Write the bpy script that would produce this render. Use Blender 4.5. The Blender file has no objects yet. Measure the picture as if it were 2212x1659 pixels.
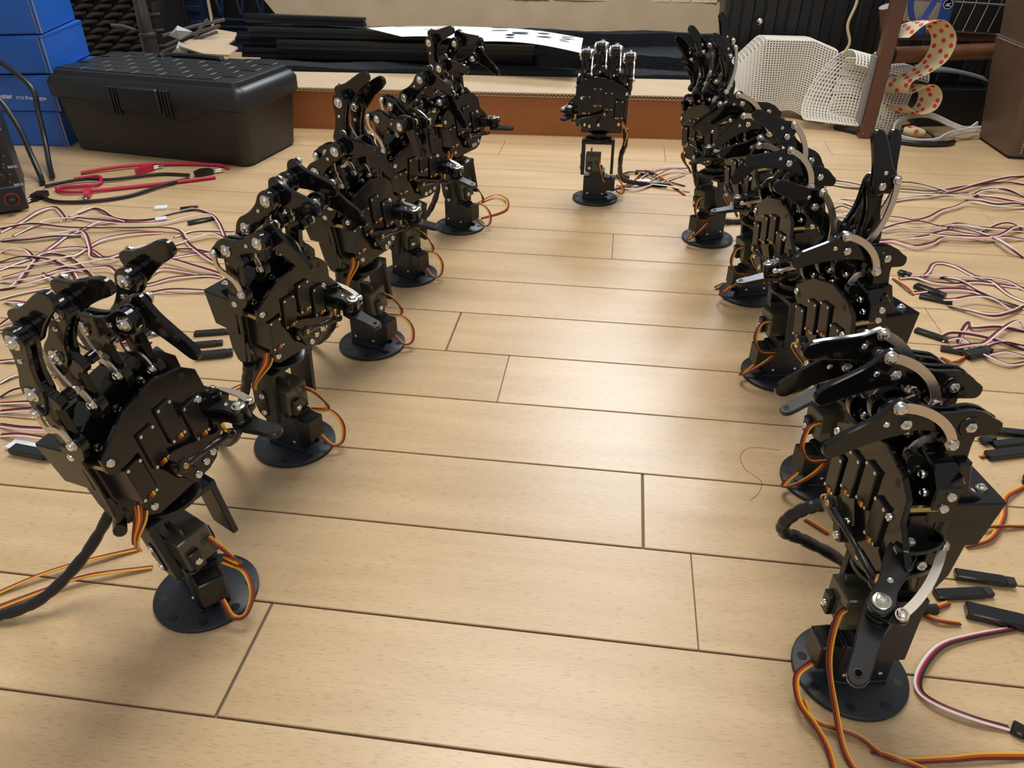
import bpy, bmesh, math, random
from mathutils import Matrix, Vector
sc = bpy.context.scene
C = sc.collection
U = .001
rad = math.radians
# ---------------------------------------------------------------- camera
PITCH, ROLL, YAW, CAMH, FPX = .581118, .006264, .130112, .478534, 1660.0
fw = Vector((-math.sin(YAW)*math.cos(PITCH), math.cos(YAW)*math.cos(PITCH), -math.sin(PITCH)))
rt0 = Vector((math.cos(YAW), math.sin(YAW), 0)); up0 = rt0.cross(fw)
rt = rt0*math.cos(ROLL)+up0*math.sin(ROLL); up = -rt0*math.sin(ROLL)+up0*math.cos(ROLL)
cam = bpy.data.cameras.new('camera'); cam.sensor_width = 36; cam.lens = FPX/2212*36; cam.clip_start = .01
co = bpy.data.objects.new('camera', cam); C.objects.link(co); sc.camera = co
co.matrix_world = Matrix(((rt.x, up.x, -fw.x, 0), (rt.y, up.y, -fw.y, 0), (rt.z, up.z, -fw.z, CAMH), (0, 0, 0, 1)))
# ---------------------------------------------------------------- world, lights, exposure
w = bpy.data.worlds.new('room_light'); sc.world = w; w.use_nodes = True
bg = w.node_tree.nodes['Background']; bg.inputs[0].default_value = (1.0, .97, .93, 1); bg.inputs[1].default_value = .33
def area(name, loc, target, sx, sy, power, col):
    l = bpy.data.lights.new(name, 'AREA'); l.shape = 'RECTANGLE'; l.size = sx; l.size_y = sy; l.energy = power; l.color = col
    o = bpy.data.objects.new(name, l); C.objects.link(o); o.location = loc
    o.rotation_euler = (Vector(target)-Vector(loc)).to_track_quat('-Z', 'Y').to_euler(); return o
area('ceiling_lamp', (-.15, 1.5, 2.35), (-.1, 1.2, 0), 1.0, 1.0, 44, (1, .95, .87))
area('ceiling_panel', (.25, 3.85, 2.35), (.1, .9, 0), 1.1, .8, 62, (.84, .92, 1))
area('ceiling_lamp_behind_viewer', (.2, -1.4, 2.35), (0, .5, 0), 1.2, 1.2, 16, (1, .96, .90))
sc.view_settings.view_transform = 'Standard'; sc.view_settings.look = 'None'; sc.view_settings.gamma = 1
sc.view_settings.exposure = 0
try: sc.view_settings.use_curve_mapping = False
except Exception: pass
try:
    sc.cycles.max_bounces = 6; sc.cycles.use_denoising = True; sc.cycles.caustics_reflective = False; sc.cycles.caustics_refractive = False
except Exception: pass
# ---------------------------------------------------------------- materials
MATS = {}
def mat(name, col, rough=.5, metal=0, bump=0, bscale=300, var=0, vscale=40, spec=.5, coat=0, trans=0, emit=0):
    if name in MATS: return MATS[name]
    m = bpy.data.materials.new(name); m.use_nodes = True; nt = m.node_tree; b = nt.nodes['Principled BSDF']
    b.inputs['Base Color'].default_value = (*col, 1); b.inputs['Roughness'].default_value = rough; b.inputs['Metallic'].default_value = metal
    b.inputs['Specular IOR Level'].default_value = spec
    if coat: b.inputs['Coat Weight'].default_value = coat; b.inputs['Coat Roughness'].default_value = .08
    if trans: b.inputs['Transmission Weight'].default_value = trans
    if emit: b.inputs['Emission Color'].default_value = (*col, 1); b.inputs['Emission Strength'].default_value = emit
    if bump or var:
        tc = nt.nodes.new('ShaderNodeTexCoord')
        if var:
            n = nt.nodes.new('ShaderNodeTexNoise'); n.inputs['Scale'].default_value = vscale; n.inputs['Detail'].default_value = 4
            nt.links.new(tc.outputs['Object'], n.inputs['Vector'])
            r = nt.nodes.new('ShaderNodeMapRange'); r.inputs[1].default_value = .3; r.inputs[2].default_value = .7; r.inputs[3].default_value = 1-var; r.inputs[4].default_value = 1+var
            nt.links.new(n.outputs['Fac'], r.inputs[0])
            mx = nt.nodes.new('ShaderNodeVectorMath'); mx.operation = 'SCALE'; mx.inputs[0].default_value = col
            nt.links.new(r.outputs[0], mx.inputs['Scale']); nt.links.new(mx.outputs[0], b.inputs['Base Color'])
        if bump:
            n2 = nt.nodes.new('ShaderNodeTexNoise'); n2.inputs['Scale'].default_value = bscale; n2.inputs['Detail'].default_value = 3
            nt.links.new(tc.outputs['Object'], n2.inputs['Vector'])
            bp = nt.nodes.new('ShaderNodeBump'); bp.inputs['Strength'].default_value = bump; bp.inputs['Distance'].default_value = .001
            nt.links.new(n2.outputs['Fac'], bp.inputs['Height']); nt.links.new(bp.outputs[0], b.inputs['Normal'])
    MATS[name] = m; return m
mat('acrylic', (.006, .006, .0065), .1, spec=.5)
mat('abs', (.009, .009, .0095), .3, bump=.05, bscale=900)
mat('printed', (.011, .0145, .021), .45, bump=.12, bscale=700)
mat('blackmatte', (.007, .007, .008), .55)
mat('steel', (.78, .77, .74), .22, 1)
mat('rod', (.70, .63, .56), .32, 1)
mat('smoked', (.085, .085, .06), .16, trans=.25)
mat('brass', (.62, .45, .16), .3, 1)
mat('label_plate', (.011, .011, .011), .4)
mat('sleeve', (.012, .012, .014), .33)
mat('w_white', (.84, .81, .82), .38); mat('w_red', (.40, .03, .055), .4); mat('w_black', (.016, .013, .014), .4)
mat('w_brown', (.10, .022, .012), .4); mat('w_orange', (.52, .075, .012), .4); mat('w_yellow', (.82, .46, .045), .4)
mat('clear_tag', (.72, .76, .84), .3)
mat('shrink', (.008, .009, .011), .25, bump=.2, bscale=180)
# ---------------------------------------------------------------- mesh helpers (all dimensions in millimetres)
class G:
    def __init__(s): s.v = []; s.f = []; s.m = []
    def add(s, v, f, mi=0):
        o = len(s.v); s.v += [tuple(p) for p in v]; s.f += [tuple(i+o for i in q) for q in f]; s.m += [mi]*len(f); return s
    def box(s, x0, x1, y0, y1, z0, z1, ch=0, mi=0):
        if ch: return s.prism([(x0, y0), (x1, y0), (x1, y1), (x0, y1)], z0, z1, ch, mi, cc=ch)
        return s.add([(x0, y0, z0), (x1, y0, z0), (x1, y1, z0), (x0, y1, z0), (x0, y0, z1), (x1, y0, z1), (x1, y1, z1), (x0, y1, z1)],
                     [(0, 3, 2, 1), (4, 5, 6, 7), (0, 1, 5, 4), (1, 2, 6, 5), (2, 3, 7, 6), (3, 0, 4, 7)], mi)
    def prism(s, poly, z0, z1, ch=0, mi=0, cc=0):
        a = sum(poly[i][0]*poly[(i+1) % len(poly)][1]-poly[(i+1) % len(poly)][0]*poly[i][1] for i in range(len(poly)))
        if a < 0: poly = poly[::-1]
        if cc:
            q = []
            for i in range(len(poly)):
                p = Vector(poly[i]); d0 = (Vector(poly[i-1])-p).normalized(); d1 = (Vector(poly[(i+1) % len(poly)])-p).normalized()
                q += [tuple(p+d0*cc), tuple(p+d1*cc)]
            poly = q
        n = len(poly)
        def inset(d):
            r = []
            for i in range(n):
                p = Vector(poly[i]); e0 = (p-Vector(poly[i-1])); e1 = (Vector(poly[(i+1) % n])-p)
                if e0.length < 1e-9 or e1.length < 1e-9: r.append(tuple(p)); continue
                e0.normalize(); e1.normalize(); n0 = Vector((-e0.y, e0.x)); n1 = Vector((-e1.y, e1.x)); b = n0+n1
                if b.length < .2: r.append(tuple(p)); continue
                b.normalize(); r.append(tuple(p+b*(d/max(.45, b.dot(n0)))))
            return r
        rings = [(inset(ch), z0), (poly, z0+ch), (poly, z1-ch), (inset(ch), z1)] if ch else [(poly, z0), (poly, z1)]
        v = [(x, y, z) for r, z in rings for x, y in r]; f = [tuple(range(n-1, -1, -1)), tuple(range((len(rings)-1)*n, len(rings)*n))]
        for k in range(len(rings)-1):
            for i in range(n):
                j = (i+1) % n; f.append((k*n+i, k*n+j, (k+1)*n+j, (k+1)*n+i))
        return s.add(v, f, mi)
    def lathe(s, prof, n=16, cx=0, cy=0, mi=0, hexa=False):
        v = []; f = []
        for r, z in prof:
            for i in range(n):
                a = 2*math.pi*i/n; v.append((cx+r*math.cos(a), cy+r*math.sin(a), z))
        for k in range(len(prof)-1):
            for i in range(n):
                j = (i+1) % n; f.append((k*n+i, k*n+j, (k+1)*n+j, (k+1)*n+i))
        f.append(tuple(range(n-1, -1, -1))); f.append(tuple(range((len(prof)-1)*n, len(prof)*n)))
        return s.add(v, f, mi)
    def cyl(s, r, z0, z1, n=16, ch=0, cx=0, cy=0, mi=0):
        pr = [(r-ch, z0), (r, z0+ch), (r, z1-ch), (r-ch, z1)] if ch else [(r, z0), (r, z1)]
        return s.lathe(pr, n, cx, cy, mi)
    def tube(s, path, r, n=6, mi=0, rr=None):
        P = [Vector(p) for p in path]; m = len(P); v = []; f = []; ref = None
        for k in range(m):
            t = (P[min(k+1, m-1)]-P[max(k-1, 0)]).normalized()
            if ref is None: ref = Vector((0, 0, 1)) if abs(t.z) < .9 else Vector((1, 0, 0))
            a = ref-t*ref.dot(t)
            if a.length < 1e-6: a = Vector((1, 0, 0))-t*t.x
            a.normalize(); b = t.cross(a); ref = a
            q = rr[k] if rr else r
            for i in range(n):
                g = 2*math.pi*i/n; v.append(P[k]+a*(q*math.cos(g))+b*(q*math.sin(g)))
        for k in range(m-1):
            for i in range(n):
                j = (i+1) % n; f.append((k*n+i, k*n+j, (k+1)*n+j, (k+1)*n+i))
        f.append(tuple(range(n-1, -1, -1))); f.append(tuple(range((m-1)*n, m*n)))
        return s.add(v, f, mi)
    def strip(s, path, hw, z0, z1, mi=0):
        P = [Vector(p) for p in path]; m = len(P); v = []; f = []
        for k in range(m):
            t = (P[min(k+1, m-1)]-P[max(k-1, 0)]).normalized(); nn = Vector((-t.y, t.x))
            for (sg, z) in ((1, z0), (1, z1), (-1, z1), (-1, z0)): q = P[k]+nn*hw*sg; v.append((q.x, q.y, z))
        for k in range(m-1):
            for i in range(4):
                j = (i+1) % 4; f.append((k*4+i, k*4+j, (k+1)*4+j, (k+1)*4+i))
        f.append((3, 2, 1, 0)); f.append(tuple((m-1)*4+i for i in range(4)))
        return s.add(v, f, mi)
    def mesh(s, name, mats, smooth=38, scale=U):
        me = bpy.data.meshes.new(name); me.from_pydata([(x*scale, y*scale, z*scale) for x, y, z in s.v], [], s.f)
        for m in (mats if isinstance(mats, (list, tuple)) else [mats]): me.materials.append(MATS[m])
        me.polygons.foreach_set('material_index', s.m)
        bm = bmesh.new(); bm.from_mesh(me); bmesh.ops.recalc_face_normals(bm, faces=bm.faces); bm.to_mesh(me); bm.free()
        if smooth:
            me.polygons.foreach_set('use_smooth', [True]*len(me.polygons)); me.set_sharp_from_angle(angle=rad(smooth))
        me.update(); return me
MC = {}
def cached(key, fn, mats, smooth=38):
    k = (key, str(mats))
    if k not in MC: MC[k] = fn().mesh(key, mats, smooth)
    return MC[k]
REL = {}
def obj(name, me, parent=None, M=None, label=None, cat=None, group=None, kind=None):
    o = bpy.data.objects.new(name, me); C.objects.link(o); M = M if M is not None else Matrix.Identity(4)
    if parent is not None:
        o.parent = parent; REL[o.name] = M
        o.matrix_basis = REL[parent.name].inverted() @ M if parent.name in REL else M
    else: o.matrix_basis = M
    if label: o['label'] = label
    if cat: o['category'] = cat
    if group: o['group'] = group
    if kind: o['kind'] = kind
    return o
def T(x, y, z): return Matrix.Translation(Vector((x, y, z))*U)
def Rz(a): return Matrix.Rotation(a, 4, 'Z')
def ZM(o, d, s=U):                       # local z along d, origin o (mm)
    d = Vector(d).normalized(); q = d.to_track_quat('Z', 'Y'); return Matrix.Translation(Vector(o)*s) @ q.to_matrix().to_4x4()
def bez(p0, p1, p2, p3, n=14):
    r = []
    for i in range(n+1):
        t = i/n; r.append(tuple(Vector(p0)*(1-t)**3+Vector(p1)*3*t*(1-t)**2+Vector(p2)*3*t*t*(1-t)+Vector(p3)*t**3))
    return r
def catmull(P, n=6):
    P = [Vector(p) for p in P]
    if len(P) < 3: return P
    Q = [P[0]*2-P[1]]+P+[P[-1]*2-P[-2]]; r = []
    for i in range(1, len(Q)-2):
        a, b, c, d = Q[i-1:i+3]
        for k in range(n):
            t = k/n; r.append(.5*((2*b)+(c-a)*t+(2*a-5*b+4*c-d)*t*t+(3*b-a-3*c+d)*t**3))
    r.append(P[-1]); return r
def flat_cable(parent, name, path, cols, r=.62, n=5, vert=None, M=None, labels=True):
    """three wires side by side along path (mm)"""
    P = [Vector(p) for p in path]; m = len(P); side = []
    for k in range(m):
        t = (P[min(k+1, m-1)]-P[max(k-1, 0)]).normalized(); s_ = Vector((0, 0, 1)).cross(t)
        if s_.length < .15: s_ = side[-1].copy() if side else Vector((1, 0, 0))
        s_.normalize()
        if side and s_.dot(side[-1]) < 0: s_ = -s_
        if vert: s_ = (s_*math.cos(vert[k])+Vector((0, 0, 1))*math.sin(vert[k])).normalized()
        side.append(s_)
    for i, c in enumerate(cols):
        g = G().tube([P[k]+side[k]*((i-1)*r*1.9) for k in range(m)], r, n)
        obj('wire', g.mesh('wire', c, 60), parent, M, label={'w_white': 'white wire', 'w_red': 'dark red wire', 'w_black': 'black wire', 'w_brown': 'brown wire', 'w_orange': 'orange wire', 'w_yellow': 'yellow wire'}[c])
WRB = ['w_white', 'w_red', 'w_black']; BOY = ['w_brown', 'w_orange', 'w_yellow']
# ---------------------------------------------------------------- floor of beech planks
def wood():
    m = bpy.data.materials.new('beech'); m.use_nodes = True; nt = m.node_tree; b = nt.nodes['Principled BSDF']; N = nt.nodes.new; Lk = nt.links.new
    geo = N('ShaderNodeNewGeometry'); oi = N('ShaderNodeObjectInfo')
    mp = N('ShaderNodeMapping'); mp.inputs['Scale'].default_value = (5, 42, 1); Lk(geo.outputs['Position'], mp.inputs['Vector'])
    add = N('ShaderNodeVectorMath'); add.operation = 'ADD'; Lk(mp.outputs[0], add.inputs[0])
    cx = N('ShaderNodeCombineXYZ'); mul = N('ShaderNodeMath'); mul.operation = 'MULTIPLY'; mul.inputs[1].default_value = 37; Lk(oi.outputs['Random'], mul.inputs[0]); Lk(mul.outputs[0], cx.inputs[2]); Lk(cx.outputs[0], add.inputs[1])
    n1 = N('ShaderNodeTexNoise'); n1.inputs['Scale'].default_value = 1; n1.inputs['Detail'].default_value = 5; Lk(add.outputs[0], n1.inputs['Vector'])
    cr = N('ShaderNodeValToRGB'); cr.color_ramp.elements[0].position = .28; cr.color_ramp.elements[0].color = (.505, .345, .188, 1); cr.color_ramp.elements[1].position = .72; cr.color_ramp.elements[1].color = (.605, .435, .252, 1); Lk(n1.outputs['Fac'], cr.inputs[0])
    # short dark beech flecks
    mp2 = N('ShaderNodeMapping'); mp2.inputs['Scale'].default_value = (110, 950, 1); Lk(geo.outputs['Position'], mp2.inputs['Vector'])
    n2 = N('ShaderNodeTexNoise'); n2.inputs['Scale'].default_value = 1; n2.inputs['Detail'].default_value = 1; Lk(mp2.outputs[0], n2.inputs['Vector'])
    r2 = N('ShaderNodeMapRange'); r2.inputs[1].default_value = .33; r2.inputs[2].default_value = .42; r2.inputs[3].default_value = .80; r2.inputs[4].default_value = 1; Lk(n2.outputs['Fac'], r2.inputs[0])
    hv = N('ShaderNodeMapRange'); hv.inputs[3].default_value = .955; hv.inputs[4].default_value = 1.04; Lk(oi.outputs['Random'], hv.inputs[0])
    mm = N('ShaderNodeMath'); mm.operation = 'MULTIPLY'; Lk(r2.outputs[0], mm.inputs[0]); Lk(hv.outputs[0], mm.inputs[1])
    sv = N('ShaderNodeVectorMath'); sv.operation = 'SCALE'; Lk(cr.outputs[0], sv.inputs[0]); Lk(mm.outputs[0], sv.inputs['Scale']); Lk(sv.outputs[0], b.inputs['Base Color'])
    b.inputs['Roughness'].default_value = .33; b.inputs['Specular IOR Level'].default_value = .45
    bp = N('ShaderNodeBump'); bp.inputs['Strength'].default_value = .12; bp.inputs['Distance'].default_value = .0006; Lk(n2.outputs['Fac'], bp.inputs['Height']); Lk(bp.outputs[0], b.inputs['Normal'])
    MATS['beech'] = m
wood(); mat('groove', (.17, .115, .07), .8)
fl = obj('floor', G().box(-2700, 1900, -400, 4600, -20, -2).mesh('floor', 'groove', 0), label='light beech plank floor under the robot hands', kind='structure')
REL[fl.name] = Matrix.Identity(4)
JO = {12: [-240], 10: [51], 7: [-184], 11: [91], 8: [-106], -1: [105, -238], 9: [-660], 5: [-560], 3: [300], 1: [-450], 6: [430], 4: [-900], 2: [640], 0: [-60], 13: [-520, 350]}
GAP = {12: 1.1, 10: 1.1, 7: 1.1}
rnd = random.Random(3)
for k in range(-31, 18):
    y1 = 1584.3-100*k; y0 = y1-100
    xs = JO.get(k) or [rnd.uniform(-600, 600)]
    xs = sorted(xs); xs = [-2600]+([xs[0]-909] if xs[0]-909 > -2600 else [])+xs+([xs[-1]+909] if xs[-1]+909 < 1850 else [])+[1850]
    for i in range(len(xs)-1):
        g = GAP.get(k, .35)
        x0, x1 = xs[i]+g, xs[i+1]-g
        me = G().box(x0, x1, y0+.9, y1-.9, -2, 0, .5).mesh('plank', 'beech', 0)
        obj('plank', me, fl)
mat('plaster', (.10, .095, .09), .9)
obj('wall_back', G().box(-2700, 1900, 4560, 4600, 0, 2400).mesh('wall_back', 'plaster', 0), label='dim plain wall far behind the boxes', kind='structure')
# ---------------------------------------------------------------- robot hands
SP = {'P': -41., 'R': -18.5, 'M': 4.5, 'I': 27.}; MZ = {'P': 241., 'R': 251., 'M': 256., 'I': 245.}; HZ = {'P': 206., 'R': 219., 'M': 224., 'I': 212.}
def rnd_poly(pts, n=3):                 # smooth closed outline
    P = [Vector(p) for p in pts]; m = len(P); r = []
    for i in range(m):
        a, b, c, d = P[i-1], P[i], P[(i+1) % m], P[(i+2) % m]
        for k in range(n):
            t = k/n; r.append(tuple(.5*((2*b)+(c-a)*t+(2*a-5*b+4*c-d)*t*t+(3*b-a-3*c+d)*t**3)))
    return r
PROX = rnd_poly([(-19, 0), (-17.5, 4), (-12, 6), (-6, 8.6), (2, 9.2), (10, 7), (18, 5.6), (28, 5.6), (34, 7.4), (40, 8), (46, 5.6), (48, 0), (46, -5.6), (40, -8), (33, -7.4), (25, -6), (14, -6), (6, -8), (-2, -8), (-9, -6), (-15, -4.5), (-18, -3)], 2)
DIST = rnd_poly([(-6.5, -2), (-6.5, 5), (-5.5, 11.5), (-2, 14.8), (3, 14.2), (11, 10.6), (22, 8.6), (33, 7), (40, 4.8), (43, 1), (42, -3), (38, -5.2), (28, -5), (16, -5.2), (7, -6.4), (0, -7.2), (-5, -5.5)], 2)
def g_prox(): return G().prism(PROX, -1.5, 1.5, .5)
def g_dist(): return G().prism(DIST, -2, 2, .7)
def g_washer(): return G().lathe([(5, 0), (5, .9), (4.6, 1.1), (3.3, 1.2), (3.2, 2.4), (2.6, 3.2), (1.4, 3.5), (1.2, 2.7), (.3, 2.7)], 16)
def g_pan(): return G().lathe([(2.9, 0), (2.9, .8), (2.4, 1.7), (1.3, 2.1), (1.1, 1.5), (.2, 1.5)], 12)
def g_small(): return G().lathe([(1.8, 0), (1.8, .5), (1.2, 1.1), (.3, 1.2)], 10)
def g_tiny(): return G().lathe([(1.25, 0), (1.25, .3), (.8, .7), (.2, .7)], 8)
def g_nut(): return G().lathe([(3.3, 0), (3.3, 1.8), (2.6, 2.3), (1.5, 2.3), (1.5, 3.6), (.4, 3.8)], 6)
SCR = {'washer': ('bolt', g_washer), 'pan': ('screw', g_pan), 'small': ('screw', g_small), 'tiny': ('screw', g_tiny), 'nut': ('nut', g_nut)}
def g_servo(): return G().box(-6.6, 6.6, -14.5, 14.5, -3, 25, .7)
def g_wexit():
    g = G()
    for i in range(3): g.box(-2.6+i*1.8, -1.0+i*1.8, -1.6, 1.6, -.2, 1.0, .3, i)
    return g
PALM = [(-37, 135), (-31, 129), (17, 126), (26, 129), (36, 141), (52, 154), (57, 163), (50, 172), (41, 182), (40, 197), (30, 206), (8, 212), (-20, 207), (-46, 191), (-46, 180), (-41, 174.5), (-24, 177.5), (-24, 148), (-37, 146)]
def g_palm():
    g = G().prism(PALM, 29, 33, .8)
    return g
KN = [(-49, 182), (-49, 199), (-36, 209), (-28, 213), (-10, 225), (12, 227), (20, 216), (34, 213), (41, 205), (41, 182)]
def g_knuckle(): return G().prism(KN, 4, 19, 1)
def g_chassis(): return G().prism([(-38, 132), (-30, 124), (16, 124), (28, 132), (40, 150), (40, 186), (-42, 186), (-42, 150)], 3, 13, 1).prism([(-26, 130), (16, 127), (28, 134), (40, 152), (40, 186), (-26, 190)], 12, 28, 1)
# dorsal cover: polygon in (n,z)
def g_dorsal(): return G().prism([(-20, 158), (-17, 130), (-12, 119), (-4, 115), (4, 117), (7, 126), (8, 150), (8, 205), (3, 214), (-4, 214), (-8, 196), (-22, 186)], -31, 38, 1)
def g_case(): return G().prism([(-30, 188), (-23, 157), (5, 156), (7, 189)], -35, 45, 1)
def g_rail(): return G().prism([(6, 190), (2, 205), (6, 212), (11, 208), (12, 160), (9, 128), (6, 126), (7, 160)], 40, 45.5, .8)
def g_disc(): return G().lathe([(20, 0), (23, 1), (23, 4), (20, 5.5), (15, 6), (15, 12)], 32)
def post(h, lug): 
    return lambda: G().prism(rnd_poly([(-8, 0), (-6, 6.5), (0, 8), (6, 6.5), (9, 1), (lug[0]+2, lug[1]+4.5), (lug[0]+5, lug[1]), (lug[0]+2, lug[1]-4.5), (8, lug[1]-6), (7, -h+4), (6, -h), (-7, -h), (-8, -h+6), (-7, -14)], 2), -3, 3, .6)
def g_base():
    g = G().lathe([(39, 0), (40, .8), (40, 3.4), (39.2, 4)], 64); return g
def g_hole(): return G().lathe([(3.7, 0), (3.7, .12), (3.1, .3), (2.8, .3), (2.7, .14)], 16)
def g_hole_rim(): return G().lathe([(3.3, 0), (3.3, .25), (2.6, .3), (2.5, .05)], 14)
def build_base(root, seed):
    I = Matrix.Identity(4)
    b = obj('base_disc', cached('base_disc', g_base, 'printed'), root)
    for k in range(8):
        a = rad(22+45*k); obj('screw_hole', cached('screw_hole', g_hole, 'blackmatte'), b, T(33*math.cos(a), 33*math.sin(a), 3.95))
    # column: t -12..12, n -22..17 (local y = -n)
    c = obj('column', cached('column', lambda: G().prism([(-12, -17), (12, -17), (12, 22), (-12, 22)], 4, 44, .8, cc=1.2), 'printed'), root)
    obj('column_foot', cached('column_foot', lambda: G().prism([(-14, -10), (-11.5, -22), (-9.5, -22), (-9, -16), (9, -16), (9.5, -22), (11.5, -22), (14, -10), (14, 20), (-14, 20)], 4, 8, .5), 'printed'), c)
    for (z, n) in ((14, -14), (14, 12)): obj('screw', cached('small', g_small, 'steel'), c, ZM((-12, -n, z), (-1, 0, 0)))
    for (z, n) in ((14, -14), (14, 12)): obj('screw', cached('small', g_small, 'steel'), c, ZM((12, -n, z), (1, 0, 0)))
    s = obj('base_servo', cached('base_servo', lambda: G().box(-10, 10, -33, -15, 19, 42, 1), 'abs'), root)
    obj('servo_flange', cached('servo_flange', lambda: G().box(-10.5, 10.5, -19, -16.5, 12, 44, .5), 'abs'), s)
    obj('servo_label', cached('servo_label', lambda: G().box(-7, 7, -30, -20, 42, 42.15), 'label_plate'), s)
    # holder for the upper servo on top of the column
    obj('servo_holder', cached('servo_holder', lambda: G().prism([(-13, -14), (13, -14), (13, 12), (-13, 12)], 44, 54, .6).box(-16, -12, -10, 10, 44, 66, .5).box(12, 16, -6, 8, 44, 60, .5), 'printed'), c)
def build_wrist(root, X):
    b = obj('wrist_bracket', cached('wrist_bracket', lambda: G().prism([(-28, 100), (28, 100), (28, 105), (-28, 105)], -14, 15, .5).add([], []), 'printed'), root, X @ Matrix(((1, 0, 0, 0), (0, 0, -1, 0), (0, 1, 0, 0), (0, 0, 0, 1))))
    # horn plate on the -t side, plain arm on the +t side (polygons in n,z)
    FN = Matrix(((0, 0, -1, 0), (-1, 0, 0, 0), (0, 1, 0, 0), (0, 0, 0, 1)))
    obj('horn_plate', cached('horn_plate', lambda: G().prism([(-13, 105), (-13, 62), (-9, 52), (-2, 47), (13, 47), (13, 105)], 22, 28, .6), 'printed'), b, X @ FN)
    obj('side_arm', cached('side_arm', lambda: G().prism([(-13, 105), (-13, 50), (14, 50), (14, 105)], -28, -23, .6), 'printed'), b, X @ FN)
    h = obj('servo_horn', cached('servo_horn', lambda: G().prism(rnd_poly([(-4, 77), (0, 82), (4, 77), (3.6, 66), (4, 56), (0, 51.5), (-4, 56), (-3.6, 66)], 4), 28, 29.2, .3), 'abs'), b, X @ FN)
    for z in (76.5, 57): obj('screw', cached('pan', g_pan, 'steel'), b, X @ ZM((-29, -0, z), (-1, 0, 0)))
    s = obj('wrist_servo', cached('wrist_servo', lambda: G().box(-20, 6, -23, 8, 55, 83, 1), 'smoked'), root, X)
    obj('servo_flange', cached('wflange', lambda: G().box(-12, -9.5, -19, 6, 50, 90, .5), 'smoked'), s, X)
    obj('circuit_board', cached('pcb', lambda: G().box(-4, 3, -23.3, -22.9, 69, 74), 'pcb'), s, X)
    obj('servo_clip', cached('wclip', lambda: G().box(-17, -8, -27, -22.6, 55, 72, .8), 'abs'), s, X)
    obj('screw', cached('pan', g_pan, 'steel'), s, X @ ZM((-12.5, -27, 63), (0, -1, 0)))
    d = obj('turntable', cached('turntable', g_disc, 'abs'), root, X @ T(0, 0, 105))
    for a in (30, 150, 270): obj('screw', cached('small', g_small, 'blackmatte'), d, X @ T(19*math.cos(rad(a)), 19*math.sin(rad(a)), 110))
mat('pcb', (.012, .05, .025), .4)
MTZ = Matrix(((1, 0, 0, 0), (0, 0, -1, 0), (0, 1, 0, 0), (0, 0, 0, 1)))     # (t,z,n) -> hand
FNZ = Matrix(((0, 0, -1, 0), (-1, 0, 0, 0), (0, 1, 0, 0), (0, 0, 0, 1)))    # (n,z,-t) -> hand
def FF(a, t, n, z):
    sa, ca = math.sin(a), math.cos(a)
    return Matrix(((0, 0, -1, t*U), (-sa, ca, 0, -n*U), (ca, sa, 0, z*U), (0, 0, 0, 1)))
def hv(t, n, z): return Vector((t, -n, z))
def screw(parent, kind, X, o, d, m='steel'):
    nm, fn = SCR[kind]; return obj(nm, cached(kind, fn, m), parent, X @ ZM(o, d))
def rod_obj(parent, name, X, t, A, B, ctl, w0, hw=2.5, endr=3.7, th=1.6):
    """flat steel link between A and B, both (n,z) at lateral position t"""
    P = bez((*A, 0), (*ctl[0], 0), (*ctl[1], 0), (*B, 0), 16)
    g = G().strip([(p[0], p[1]) for p in P], hw, -th/2, th/2); g.cyl(endr, -th/2, th/2, 14, .2, *A); g.cyl(endr, -th/2, th/2, 14, .2, *B)
    M = X @ Matrix(((0, 0, -1, t*U), (-1, 0, 0, 0), (0, 1, 0, 0), (0, 0, 0, 1)))
    return obj(name, g.mesh(name, 'rod', 30), parent, M)
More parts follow.
